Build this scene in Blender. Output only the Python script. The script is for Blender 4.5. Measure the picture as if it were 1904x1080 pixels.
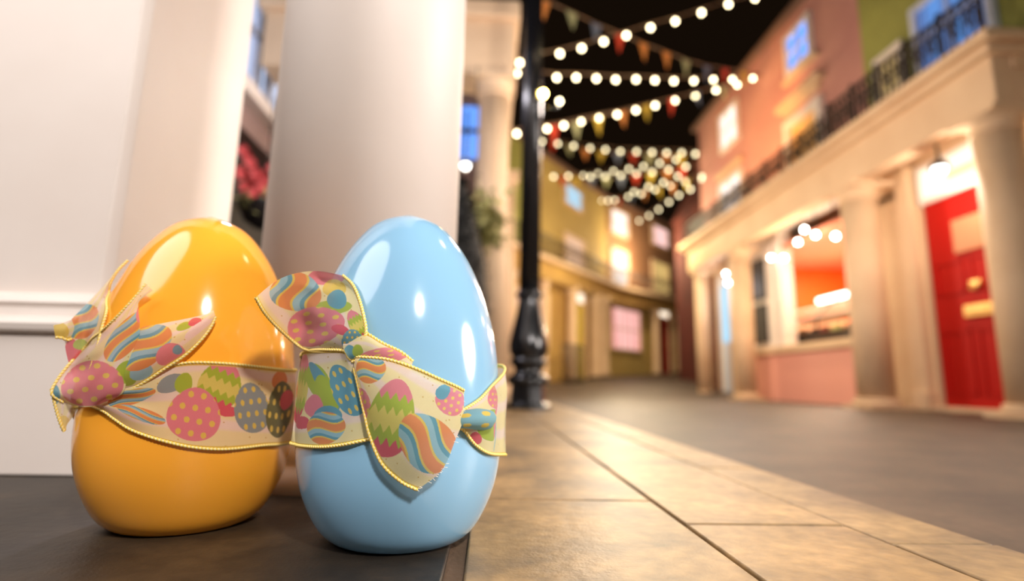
import bpy, math, random
from math import pi, sin, cos, radians
from mathutils import Vector, Matrix
import numpy as np

for o in list(bpy.data.objects):
    bpy.data.objects.remove(o, do_unlink=True)
SC = bpy.context.scene
COL = SC.collection
random.seed(7)

# ------------------------------------------------------------------ camera
def camera():
    p, y, r = radians(9.76), radians(2.3), radians(1.15)
    f = Vector((sin(y) * cos(p), cos(y) * cos(p), sin(p)))
    right0 = Vector((cos(y), -sin(y), 0))
    up0 = right0.cross(f)
    right = right0 * cos(r) + up0 * sin(r)
    up = right.cross(f)
    cam = bpy.data.cameras.new('camera')
    o = bpy.data.objects.new('camera', cam)
    COL.objects.link(o)
    m = Matrix((right, up, -f)).transposed().to_4x4()
    m.translation = Vector((0, 0, .122))
    o.matrix_world = m
    cam.sensor_width = 36.0
    cam.lens = 36.0 * 1000.0 / 1904.0
    cam.clip_start = .01
    cam.clip_end = 200
    cam.dof.use_dof = True
    cam.dof.focus_distance = .375
    cam.dof.aperture_fstop = 2.65
    SC.camera = o
camera()

# ------------------------------------------------------------------ world and exposure
w = bpy.data.worlds.new('night')
SC.world = w
w.use_nodes = True
w.node_tree.nodes['Background'].inputs[0].default_value = (.9, .5, .25, 1)
w.node_tree.nodes['Background'].inputs[1].default_value = .004
SC.view_settings.view_transform = 'Standard'
SC.view_settings.look = 'None'
SC.view_settings.gamma = 1
SC.view_settings.exposure = 0.8
SC.view_settings.use_curve_mapping = False

# ------------------------------------------------------------------ lights
def lamp(kind, loc, power, color, size=.1, target=None, spot=60, name='light'):
    l = bpy.data.lights.new(name, kind)
    l.energy = power
    l.color = color
    if kind == 'AREA':
        l.shape = 'DISK'
        l.size = size
    elif kind in ('POINT', 'SPOT'):
        l.shadow_soft_size = size
    if kind == 'SPOT':
        l.spot_size = radians(spot)
        l.spot_blend = .8
    o = bpy.data.objects.new(name, l)
    COL.objects.link(o)
    o.location = loc
    if target is not None:
        d = Vector(target) - Vector(loc)
        o.rotation_euler = d.to_track_quat('-Z', 'Y').to_euler()
    return o
WARM = (1, .62, .30)
GOLD = (1, .70, .28)
lamp('AREA', (.95, -1.55, 1.95), 50, (1, .93, .88), .26, (-.25, .6, .2), name='lamp_behind_camera')
lamp('AREA', (3.3, .55, 1.05), 68, (1, .90, .84), 1.1, (-.2, .6, .25), name='shopfront_glow')
lamp('AREA', (-1.5, -.2, 1.9), 21, (1, .93, .90), 1.6, (-.25, .75, .5), name='left_fill_light')  # added fill, no real fitting: lifts the column's dark left side
lamp('POINT', (1.6, 1.6, 3.0), 8, (1, .74, .48), .15, name='street_fill_light')  # this and the next five: unseen points added to brighten road and facades
lamp('POINT', (1.9, 4.5, 1.8), 40, (1, .80, .62), .15, name='street_fill_light')
lamp('POINT', (1.5, 7.0, 1.9), 85, (1, .80, .60), .15, name='street_fill_light')
lamp('POINT', (2.9, 9.6, 3.0), 75, (1, .82, .50), .15, name='street_fill_light')
lamp('POINT', (4.1, 13.7, 3.5), 110, (1, .78, .50), .15, name='street_fill_light')
lamp('POINT', (2.4, 9.9, 1.5), 32, (1, .82, .50), .15, name='street_fill_light')  # added low to lift the ground floor around the yellow door
lamp('POINT', (-.9, 2.4, 1.9), 26, (.95, .9, 1), .1, name='porch_fill_light')  # unseen point added to brighten the left shop in the gap
lamp('POINT', (.8, 3.2, 1.9), 24, (1, .86, .76), .1, name='porch_fill_light')  # unseen point added to brighten the next porch's columns and entablature

# ------------------------------------------------------------------ materials
def lin(r, g, b):
    f = lambda c: (c / 255 / 12.92) if c <= 10 else ((c / 255 + .055) / 1.055) ** 2.4
    return (f(r), f(g), f(b), 1)
def mat(name, col, rough=.5, metal=0., noise=None, bump=0., bscale=60, coat=0., sss=0., spec=.5, trans=0.):
    m = bpy.data.materials.new(name)
    m.use_nodes = True
    nt = m.node_tree
    b = nt.nodes['Principled BSDF']
    b.inputs['Base Color'].default_value = col
    b.inputs['Roughness'].default_value = rough
    b.inputs['Metallic'].default_value = metal
    b.inputs['Coat Weight'].default_value = coat
    b.inputs['Specular IOR Level'].default_value = spec
    if sss:
        b.inputs['Subsurface Weight'].default_value = sss
        b.inputs['Subsurface Radius'].default_value = (1, .6, .3)
        b.inputs['Subsurface Scale'].default_value = .008
    tc = nt.nodes.new('ShaderNodeTexCoord')
    if noise:
        n = nt.nodes.new('ShaderNodeTexNoise')
        n.inputs['Scale'].default_value = noise[1]
        n.inputs['Detail'].default_value = 5
        nt.links.new(tc.outputs['Object'], n.inputs['Vector'])
        r = nt.nodes.new('ShaderNodeValToRGB')
        r.color_ramp.elements[0].position = .35
        r.color_ramp.elements[1].position = .68
        r.color_ramp.elements[0].color = noise[0]
        r.color_ramp.elements[1].color = col
        nt.links.new(n.outputs['Fac'], r.inputs['Fac'])
        nt.links.new(r.outputs['Color'], b.inputs['Base Color'])
    if bump:
        n = nt.nodes.new('ShaderNodeTexNoise')
        n.inputs['Scale'].default_value = bscale
        n.inputs['Detail'].default_value = 6
        nt.links.new(tc.outputs['Object'], n.inputs['Vector'])
        bp = nt.nodes.new('ShaderNodeBump')
        bp.inputs['Strength'].default_value = bump
        bp.inputs['Distance'].default_value = .003
        nt.links.new(n.outputs['Fac'], bp.inputs['Height'])
        nt.links.new(bp.outputs['Normal'], b.inputs['Normal'])
    return m
def glow(name, col, strength, pattern=None):
    m = bpy.data.materials.new(name)
    m.use_nodes = True
    nt = m.node_tree
    b = nt.nodes['Principled BSDF']
    b.inputs['Base Color'].default_value = (.02, .02, .02, 1)
    b.inputs['Roughness'].default_value = .8
    b.inputs['Emission Color'].default_value = col
    b.inputs['Emission Strength'].default_value = strength
    m.cycles.emission_sampling = 'NONE' if pattern != 'light' else 'AUTO'
    if pattern == 'curtain':
        tc = nt.nodes.new('ShaderNodeTexCoord')
        wv = nt.nodes.new('ShaderNodeTexNoise')
        mp = nt.nodes.new('ShaderNodeMapping')
        mp.inputs['Scale'].default_value = (9, 9, .3)
        nt.links.new(tc.outputs['Object'], mp.inputs['Vector'])
        nt.links.new(mp.outputs['Vector'], wv.inputs['Vector'])
        wv.inputs['Scale'].default_value = 1.0
        r = nt.nodes.new('ShaderNodeValToRGB')
        r.color_ramp.elements[0].position = .38
        r.color_ramp.elements[1].position = .6
        r.color_ramp.elements[0].color = (col[0] * .8, col[1] * .35, col[2] * .35, 1)
        r.color_ramp.elements[1].color = col
        nt.links.new(wv.outputs['Fac'], r.inputs['Fac'])
        nt.links.new(r.outputs['Color'], b.inputs['Emission Color'])
    return m

PAINT = mat('cream_gloss_paint', lin(230, 220, 212), .5, noise=(lin(224, 212, 203), 4), bump=.04, bscale=25)
EGG_Y = mat('yellow_gloss_plastic', (1.0, .41, .035, 1), .13, coat=.25, sss=.15)
EGG_B = mat('blue_gloss_plastic', (.26, .50, .71, 1), .13, coat=.25, sss=.05)
BLACK = mat('black_gloss_iron', (.006, .006, .007, 1), .22, coat=.3, bump=.08, bscale=40)
IRON = mat('dark_iron_railing', (.03, .02, .015, 1), .5)
CABLE = mat('brown_cable', (.22, .12, .06, 1), .6)
STONE_W = mat('cream_stucco', lin(225, 196, 160), .7, noise=(lin(214, 182, 146), 2.5), bump=.1)
PINKW = mat('pink_stucco', lin(205, 150, 135), .8, noise=(lin(188, 132, 124), 1.2), bump=.1)
GREENW = mat('olive_stucco', lin(165, 165, 85), .8, noise=(lin(140, 140, 70), 1.5), bump=.1)
OCHRE = mat('ochre_stucco', lin(192, 166, 96), .8, noise=(lin(170, 144, 80), .8), bump=.1)
BUFF = mat('buff_brick_wall', lin(190, 155, 85), .8, noise=(lin(165, 128, 70), .8), bump=.1)
BROWNW = mat('brown_brick_wall', lin(165, 120, 85), .85, noise=(lin(140, 100, 70), .9), bump=.1)
REDBRICK = mat('dark_red_brick', lin(110, 45, 28), .9, noise=(lin(80, 32, 22), 1.2), bump=.2)
ROOF = mat('roof_coping', lin(120, 90, 75), .8)
REDDOOR = mat('red_gloss_door', lin(178, 14, 3), .6, spec=.25)
YELDOOR = mat('yellow_gloss_door', lin(215, 190, 20), .4)
BRASS = mat('brass', (.85, .55, .18, 1), .35, .6)
PLAQUE = mat('pale_plaque', lin(205, 135, 95), .6)
FRAMEW = mat('white_window_frame', lin(235, 225, 215), .45)
BLUEFR = mat('pale_blue_frame', lin(205, 212, 228), .45)
PINKPANEL = mat('pink_panel', lin(236, 168, 150), .6)
SALMON = mat('salmon_ceiling', lin(215, 130, 100), .6)
ORANGE = mat('orange_wall', lin(240, 95, 15), .6)
BOARD = mat('blackboard', lin(34, 27, 22), .6, noise=(lin(60, 50, 42), 18))
DARK = mat('dark_interior', lin(24, 18, 16), .5)
GREYB = mat('slate_blue_paint', lin(90, 95, 110), .5)
MAUVE = mat('mauve_soffit', lin(150, 125, 120), .6)
LEAF = mat('green_leaf', lin(200, 192, 130), .6, noise=(lin(150, 145, 85), 30))
LEAFD = mat('dark_leaf', lin(30, 28, 22), .7, noise=(lin(16, 15, 12), 30))
PETAL = mat('coral_petal', lin(225, 95, 90), .6, noise=(lin(190, 60, 60), 25))
WICKER = mat('wicker', lin(90, 60, 35), .8)
FOODR = mat('red_sauce_tray', lin(110, 30, 15), .5)
STEEL = mat('dark_steel', lin(50, 42, 36), .4, .5)
BULB = glow('festoon_bulb', (1, .80, .46, 1), 9)
BULBD = glow('festoon_bulb_far', (1, .84, .50, 1), 3.2)
SHOPB = glow('shop_bulb', (1, .93, .80, 1), 22)
GOLDB = glow('gold_floodlight', (1, .62, .12, 1), 60)
W_BLUE = glow('blue_window', (.13, .34, .98, 1), .85)
W_CYAN = glow('cyan_window', (.36, .70, .95, 1), .66)
W_WHITE = glow('white_window', (1, .86, .80, 1), .85)
W_PINK = glow('pink_window', (1, .62, .60, 1), .72)
W_PEACH = glow('peach_window', (1, .60, .38, 1), .5)
W_AMBER = glow('amber_window', (1, .66, .22, 1), .4)
W_CURT = glow('pink_curtain_window', (1, .62, .56, 1), .62, 'curtain')
W_FAN = glow('fanlight_window', (1, .84, .66, 1), .95)
GLOBE = glow('opal_globe', (1, .97, .9, 1), 5)
W_BLUEC = glow('blue_curtain_window', (.12, .36, .90, 1), .5, 'curtain')
TUBE = glow('shop_tube', (1, .92, .78, 1), 5)

def stone_mat(name, c1, c2, c3, rough):
    m = bpy.data.materials.new(name)
    m.use_nodes = True
    nt = m.node_tree
    N, L = nt.nodes, nt.links
    b = N['Principled BSDF']
    tc = N.new('ShaderNodeTexCoord')
    n1 = N.new('ShaderNodeTexNoise'); n1.inputs['Scale'].default_value = 5.5; n1.inputs['Detail'].default_value = 9; n1.inputs['Roughness'].default_value = .6
    n2 = N.new('ShaderNodeTexNoise'); n2.inputs['Scale'].default_value = 70; n2.inputs['Detail'].default_value = 8
    n3 = N.new('ShaderNodeTexNoise'); n3.inputs['Scale'].default_value = 420; n3.inputs['Detail'].default_value = 3
    for n in (n1, n2, n3):
        L.new(tc.outputs['Object'], n.inputs['Vector'])
    r = N.new('ShaderNodeValToRGB')
    e = r.color_ramp.elements
    e[0].position = .36; e[0].color = c1
    e[1].position = .64; e[1].color = c3
    k = e.new(.5); k.color = c2
    L.new(n1.outputs['Fac'], r.inputs['Fac'])
    mx = N.new('ShaderNodeMix'); mx.data_type = 'RGBA'; mx.blend_type = 'OVERLAY'
    mx.inputs[0].default_value = .55
    L.new(r.outputs['Color'], mx.inputs[6]); L.new(n2.outputs['Fac'], mx.inputs[7])
    L.new(mx.outputs[2], b.inputs['Base Color'])
    b.inputs['Roughness'].default_value = rough
    add = N.new('ShaderNodeMath'); add.operation = 'MULTIPLY_ADD'
    L.new(n3.outputs['Fac'], add.inputs[0]); add.inputs[1].default_value = .25
    L.new(n2.outputs['Fac'], add.inputs[2])
    bp = N.new('ShaderNodeBump'); bp.inputs['Strength'].default_value = .35; bp.inputs['Distance'].default_value = .002
    L.new(add.outputs[0], bp.inputs['Height'])
    L.new(bp.outputs['Normal'], b.inputs['Normal'])
    return m
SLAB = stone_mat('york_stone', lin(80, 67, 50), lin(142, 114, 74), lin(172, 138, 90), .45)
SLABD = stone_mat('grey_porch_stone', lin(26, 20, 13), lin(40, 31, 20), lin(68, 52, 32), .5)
KERB = stone_mat('kerb_stone', lin(108, 88, 62), lin(150, 122, 82), lin(174, 142, 96), .48)
ASPH = stone_mat('worn_asphalt', lin(54, 43, 33), lin(72, 58, 44), lin(88, 70, 53), .55)
MORTAR = mat('mortar', lin(88, 66, 46), .9, bump=.5, bscale=200)

# ------------------------------------------------------------------ mesh helpers
class MB:
    def __init__(s, M=None):
        s.v = []; s.f = []; s.M = M; s.sm = []
    def add(s, vs, fs, smooth=False):
        k = len(s.v)
        for p in vs:
            p = Vector(p)
            s.v.append(tuple(s.M @ p if s.M else p))
        for f in fs:
            s.f.append([k + i for i in f]); s.sm.append(smooth)
        return s
    def box(s, x0, x1, y0, y1, z0, z1):
        vs = [(x, y, z) for x in (x0, x1) for y in (y0, y1) for z in (z0, z1)]
        return s.add(vs, [(0, 1, 3, 2), (4, 6, 7, 5), (0, 4, 5, 1), (2, 3, 7, 6), (0, 2, 6, 4), (1, 5, 7, 3)])
    def lathe(s, prof, c=(0, 0, 0), n=32, flute=None):
        vs, fs = [], []
        for r, z in prof:
            for i in range(n):
                a = 2 * pi * i / n
                rr = r
                vs.append((c[0] + rr * cos(a), c[1] + rr * sin(a), c[2] + z))
        m = len(prof)
        for j in range(m - 1):
            for i in range(n):
                fs.append((j * n + i, j * n + (i + 1) % n, (j + 1) * n + (i + 1) % n, (j + 1) * n + i))
        fs.append(tuple(range(n - 1, -1, -1)))
        fs.append(tuple((m - 1) * n + i for i in range(n)))
        return s.add(vs, fs, True)
    def tube(s, pts, r, n=8):
        pts = [Vector(p) for p in pts]
        vs, fs = [], []
        for i, p in enumerate(pts):
            t = (pts[min(i + 1, len(pts) - 1)] - pts[max(i - 1, 0)]).normalized()
            u = t.cross(Vector((0, 0, 1)))
            if u.length < 1e-3: u = t.cross(Vector((1, 0, 0)))
            u.normalize(); w_ = t.cross(u)
            rr = r[i] if isinstance(r, (list, tuple)) else r
            for k in range(n):
                a = 2 * pi * k / n
                vs.append(p + (u * cos(a) + w_ * sin(a)) * rr)
        for i in range(len(pts) - 1):
            for k in range(n):
                fs.append((i * n + k, i * n + (k + 1) % n, (i + 1) * n + (k + 1) % n, (i + 1) * n + k))
        fs.append(tuple(range(n - 1, -1, -1)))
        fs.append(tuple((len(pts) - 1) * n + k for k in range(n)))
        return s.add(vs, fs, True)
    def ball(s, c, r, n=16, m=10, sq=1.0):
        prof = [(max(r * sin(pi * j / m), 1e-5), -r * sq * cos(pi * j / m)) for j in range(m + 1)]
        return s.lathe(prof, c, n)
    def prism(s, poly, h0, h1):           # polygon in x-z, extruded along y
        n = len(poly)
        vs = [(x, h0, z) for x, z in poly] + [(x, h1, z) for x, z in poly]
        fs = [tuple(range(n)), tuple(range(2 * n - 1, n - 1, -1))]
        fs += [(i, i + n, (i + 1) % n + n, (i + 1) % n) for i in range(n)]
        return s.add(vs, fs)
    def build(s, name, m, parent=None, bevel=0, seg=2):
        me = bpy.data.meshes.new(name)
        off = Vector((0, 0, 0))
        if parent is not None:
            q = parent
            while q is not None:
                off += Vector(q.location); q = q.parent
        me.from_pydata([tuple(Vector(p) - off) for p in s.v], [], s.f)
        me.polygons.foreach_set('use_smooth', s.sm)
        if s.M is None or True:
            import bmesh
            bm = bmesh.new(); bm.from_mesh(me); bmesh.ops.recalc_face_normals(bm, faces=bm.faces); bm.to_mesh(me); bm.free()
        me.materials.append(m)
        o = bpy.data.objects.new(name, me)
        COL.objects.link(o)
        if parent is not None: o.parent = parent
        if bevel:
            b = o.modifiers.new('bevel', 'BEVEL'); b.width = bevel; b.segments = seg; b.limit_method = 'ANGLE'
            o.data.polygons.foreach_set('use_smooth', [True] * len(o.data.polygons))
            wn = o.modifiers.new('wn', 'WEIGHTED_NORMAL')
        return o
def thing(name, label, cat, loc, group=None):
    o = bpy.data.objects.new(name, None)
    COL.objects.link(o)
    o.location = loc
    o.empty_display_size = .05
    o['label'] = label; o['category'] = cat
    if group: o['group'] = group
    return o
def tag(o, label, cat, group=None):
    o['label'] = label; o['category'] = cat
    if group: o['group'] = group
    return o
def struct(o):
    o['kind'] = 'structure'
    return o

# ------------------------------------------------------------------ egg profile
PT = np.array([0, .004, .03, .08, .15, .25, .38, .5, .62, .74, .84, .91, .96, .99, 1.0])
PR = np.array([.0477, .0516, .0605, .0690, .0765, .0812, .0808, .0790, .0745, .0650, .0532, .0408, .0269, .0090, 0])
def spline(x, y, xx):
    n = len(x); h = np.diff(x); A = np.zeros((n, n)); b = np.zeros(n); A[0, 0] = A[-1, -1] = 1
    for i in range(1, n - 1):
        A[i, i - 1] = h[i - 1]; A[i, i] = 2 * (h[i - 1] + h[i]); A[i, i + 1] = h[i]
        b[i] = 3 * ((y[i + 1] - y[i]) / h[i] - (y[i] - y[i - 1]) / h[i - 1])
    c = np.linalg.solve(A, b); d = np.diff(c) / (3 * h); bb = np.diff(y) / h - h * (2 * c[:-1] + c[1:]) / 3
    i = np.clip(np.searchsorted(x, xx) - 1, 0, n - 2); q = xx - x[i]
    return y[i] + bb[i] * q + c[i] * q * q + d[i] * q ** 3
UT = np.linspace(0, pi, 181)
RT = np.maximum(spline(np.arccos(1 - 2 * PT), PR, UT), 0)
EGGS = {'b': dict(c=(-.0691, .4617), H=.2664, tx=-.0149, sc=1.), 'y': dict(c=(-.2586, .5008), H=.27045, tx=-.0199, sc=1.0173)}
def egg_r(e, z):
    return np.interp(np.arccos(1 - 2 * np.clip(z / e['H'], 0, 1)), UT, RT) * e['sc']

STRINGS = {
 's1': [(0.233, 4.995, 3.333), (0.436, 5.05, 3.434), (0.657, 5.108, 3.531), (0.899, 5.173, 3.649), (1.15, 5.24, 3.785), (1.419, 5.312, 3.923), (1.716, 5.391, 4.091), (2.033, 5.475, 4.249), (2.384, 5.569, 4.447), (2.761, 5.67, 4.654), (3.148, 5.773, 4.839)],
 's2': [(0.214, 5.18, 3.329), (0.666, 5.433, 3.456), (0.904, 5.566, 3.548), (1.164, 5.712, 3.638), (1.426, 5.859, 3.722), (1.72, 6.023, 3.84), (2.007, 6.184, 3.938), (2.314, 6.356, 4.044), (2.656, 6.548, 4.178), (3.014, 6.748, 4.331), (3.385, 6.956, 4.477), (3.812, 7.195, 4.659)],
 's3': [(0.236, 5.418, 2.769), (0.581, 5.59, 2.927), (0.781, 5.69, 3.023), (0.995, 5.798, 3.132), (1.231, 5.915, 3.25), (1.484, 6.042, 3.372), (1.753, 6.176, 3.514), (2.046, 6.323, 3.669), (2.363, 6.481, 3.841), (2.713, 6.657, 4.019), (3.087, 6.843, 4.231), (3.498, 7.049, 4.455)],
 's4': [(0.977, 10.392, 5.051), (1.293, 10.299, 4.968), (1.603, 10.207, 4.89), (1.921, 10.113, 4.808), (2.213, 10.027, 4.748), (2.493, 9.945, 4.684), (2.793, 9.856, 4.652), (3.076, 9.773, 4.612), (3.339, 9.695, 4.574), (3.604, 9.617, 4.554), (3.844, 9.546, 4.51)],
 's5': [(2.174, 12.34, 5.124), (2.448, 11.915, 5.019), (2.718, 11.494, 4.912), (2.968, 11.106, 4.819), (3.193, 10.756, 4.738), (3.426, 10.393, 4.667), (3.648, 10.047, 4.608)],
 's6': [(1.295, 11.003, 4.538), (1.59, 10.839, 4.494), (2.02, 10.6, 4.396), (2.304, 10.442, 4.349), (2.584, 10.286, 4.321), (2.862, 10.132, 4.311), (3.135, 9.98, 4.292), (3.413, 9.826, 4.29), (3.695, 9.669, 4.298)],
 's7': [(2.849, 13.471, 4.906), (2.952, 13.125, 4.79), (3.05, 12.796, 4.696), (3.23, 12.191, 4.573), (3.392, 11.647, 4.454), (3.55, 11.114, 4.367), (3.708, 10.583, 4.258), (3.85, 10.104, 4.165), (3.992, 9.627, 4.092)],
 's8': [(3.198, 11.549, 4.458), (3.387, 11.088, 4.412), (3.571, 10.641, 4.348), (3.74, 10.232, 4.328)],
 's9': [(4.187, 14.656, 4.763), (4.147, 13.579, 4.57), (4.113, 12.662, 4.441), (4.082, 11.803, 4.337), (4.054, 11.065, 4.237), (4.027, 10.333, 4.1), (4.003, 9.668, 4.06)],
}
BUNTING = {
 'f1': ('OGBROOGBRY', [(0.482, 5.05, 4.105), (0.802, 5.246, 4.131), (1.113, 5.435, 4.142), (1.43, 5.63, 4.174), (1.762, 5.833, 4.205), (2.119, 6.051, 4.253), (2.447, 6.251, 4.288), (2.818, 6.478, 4.365), (3.167, 6.691, 4.477), (3.563, 6.933, 4.597)]),
 'f2': ('RGYOYRBG', [(0.662, 5.631, 2.997), (0.94, 5.77, 3.119), (1.221, 5.91, 3.272), (1.563, 6.082, 3.447), (1.913, 6.257, 3.644), (2.322, 6.461, 3.866), (2.735, 6.667, 4.096), (3.229, 6.915, 4.361)]),
 'f3': ('RGOYBRGOY', [(1.194, 10.328, 5.027), (1.513, 10.234, 4.914), (1.827, 10.141, 4.803), (2.135, 10.05, 4.717), (2.439, 9.961, 4.666), (2.738, 9.872, 4.616), (3.032, 9.786, 4.578), (3.323, 9.7, 4.551), (3.58, 9.624, 4.516)]),
 'f4': ('RYBGBRYOR', [(1.463, 10.909, 4.512), (1.751, 10.75, 4.447), (2.041, 10.588, 4.382), (2.323, 10.432, 4.331), (2.588, 10.284, 4.305), (2.857, 10.135, 4.29), (3.119, 9.99, 4.287), (3.383, 9.843, 4.292), (3.633, 9.704, 4.3)]),
 'f5': ('RBOYOY', [(3.116, 12.573, 4.675), (3.285, 12.006, 4.561), (3.439, 11.486, 4.468), (3.587, 10.988, 4.364), (3.724, 10.529, 4.279), (3.855, 10.088, 4.206)]),
}
# ------------------------------------------------------------------ ground
def ramp(y):
    return 0 if y < 8 else .068 * (y - 8)
def ground():
    b = MB()
    ys = [-3.5, 0, 4, 7.5, 8, 9, 12, 15, 20, 24]
    vs, fs = [], []
    for y in ys:
        for x in (-4, .42, 4.0, 9):
            vs.append((x, y, -.05 + ramp(y)))
    for i in range(len(ys) - 1):
        for j in range(3):
            fs.append((i * 4 + j, i * 4 + j + 1, (i + 1) * 4 + j + 1, (i + 1) * 4 + j))
    b.add(vs, fs)
    struct(b.build('floor_road', ASPH))
    # pavement bedding and slabs
    b = MB(); b.box(-3.2, .4185, -1.0, 8.0, -.06, -.0035)
    struct(b.build('floor_mortar_bed', MORTAR))
    def slabs(name, x0, x1, cuts, m, gap=.0016, dz=0):
        b = MB()
        for a, c in zip(cuts[:-1], cuts[1:]):
            jz = random.uniform(-.0006, .0006)
            b.box(x0 + gap, x1 - gap, a + gap, c - gap, -.045, jz + dz)
        return struct(b.build(name, m, bevel=.0022))
    slabs('floor_kerb', .33, .42, [-1, -.35, .15, .451, .85, 1.3, 1.75, 2.3, 2.9, 3.6, 4.4, 5.2, 6, 7, 8], KERB)
    slabs('floor_slabs_kerbside', .18, .33, [-1, -.4, .12, .505, 1.02, 1.5, 2.1, 2.7, 3.3, 4, 4.8, 5.6, 6.6, 8], SLAB)
    slabs('floor_slabs_middle', -.014, .18, [-1, -.5, 0, .602, 1.15, 1.7, 2.3, 2.9, 3.6, 4.4, 5.2, 6.2, 8], SLAB)
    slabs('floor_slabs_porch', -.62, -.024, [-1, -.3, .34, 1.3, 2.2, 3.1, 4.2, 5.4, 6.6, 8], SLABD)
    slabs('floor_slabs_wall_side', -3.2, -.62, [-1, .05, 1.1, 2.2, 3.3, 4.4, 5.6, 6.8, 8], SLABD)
ground()

# ------------------------------------------------------------------ pier and column at the front
def pier():
    t = thing('corner_pier', 'cream painted square pier with moulded plinth at left edge behind the yellow egg', 'pier', (-.78, .9, 0))
    b = MB()
    # shaft: front face, left part angled to catch more light, chamfered corner, side face
    poly = [(-.512, 1.035), (-.512, .742), (-.522, .731), (-.628, .731), (-.74, .706), (-1.1, .706), (-1.1, 1.045)]
    vs = [(x, y, z) for z in (.225, 2.2) for x, y in poly]
    n = len(poly)
    b.add(vs, [tuple(range(n)), tuple(range(2 * n - 1, n - 1, -1))] + [(i, (i + 1) % n, (i + 1) % n + n, i + n) for i in range(n)])
    b.build('shaft', PAINT, t, bevel=.003)
    b = MB()
    b.box(-1.12, -.49, .702, 1.055, 0, .172)
    b.build('plinth', PAINT, t, bevel=.003)
    b = MB()
    prof = [(.002, .172), (.010, .176), (.012, .184), (.008, .190), (-.004, .194), (-.006, .206), (-.002, .212), (-.006, .218), (-.018, .226)]
    # moulding sweeps round three sides
    vs, fs = [], []
    for o, z in prof:
        vs += [(-1.12 - o, 1.055 + o, z), (-1.12 - o, .702 - o, z), (-.49 + o, .702 - o, z), (-.49 + o, 1.055 + o, z)]
    for j in range(len(prof) - 1):
        for i in range(4):
            fs.append((j * 4 + i, j * 4 + (i + 1) % 4, (j + 1) * 4 + (i + 1) % 4, (j + 1) * 4 + i))
    fs += [(0, 1, 2, 3), tuple((len(prof) - 1) * 4 + i for i in range(4))]
    b.add(vs, fs)
    b.build('moulding', PAINT, t)
pier()
def column(c, r, h, label, m, base=0., group=None, plinth=True):
    t = thing('round_column', label, 'column', (c[0], c[1], base), group)
    b = MB(); b.lathe([(r, .10), (r, h * .4), (r * .985, h - .16)], (c[0], c[1], base), 64); b.build('shaft', m, t)
    b = MB()
    P = [(r * 1.22, .03), (r * 1.28, .04), (r * 1.28, .055), (r * 1.18, .065), (r * 1.12, .07), (r * 1.15, .08), (r * 1.15, .09), (r, .10)]
    b.lathe([(r * 1.2, .028)] + P, (c[0], c[1], base), 64)
    b.box(c[0] - r * 1.3, c[0] + r * 1.3, c[1] - r * 1.3, c[1] + r * 1.3, base, base + .03) if plinth else b.lathe([(r * 1.25, 0), (r * 1.25, .03)], (c[0], c[1], base), 64)
    b.build('base', m, t)
    b = MB()
    z = h - .16
    b.lathe([(r, z), (r * 1.1, z + .01), (r * 1.1, z + .025), (r, z + .03), (r, z + .07), (r * 1.12, z + .09), (r * 1.28, z + .105), (r * 1.3, z + .115)], (c[0], c[1], base), 48)
    b.box(c[0] - r * 1.35, c[0] + r * 1.35, c[1] - r * 1.35, c[1] + r * 1.35, base + z + .115, base + h)
    b.build('capital', m, t)
    return t
column((-.187, .772), .1345, 2.2, 'thick cream round column directly behind the blue egg', PAINT, plinth=False)
t = thing('porch_beam', 'cream porch beam resting on the front column and pier above the picture', 'beam', (-.6, .85, 2.2))
b = MB(); b.box(-1.15, -.02, .66, 1.1, 2.2, 2.55); b.build('beam', PAINT, t, bevel=.005)
b = MB(); b.box(-1.2, .03, .61, 1.15, 2.55, 2.6); b.build('cornice', PAINT, t, bevel=.005)

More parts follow.
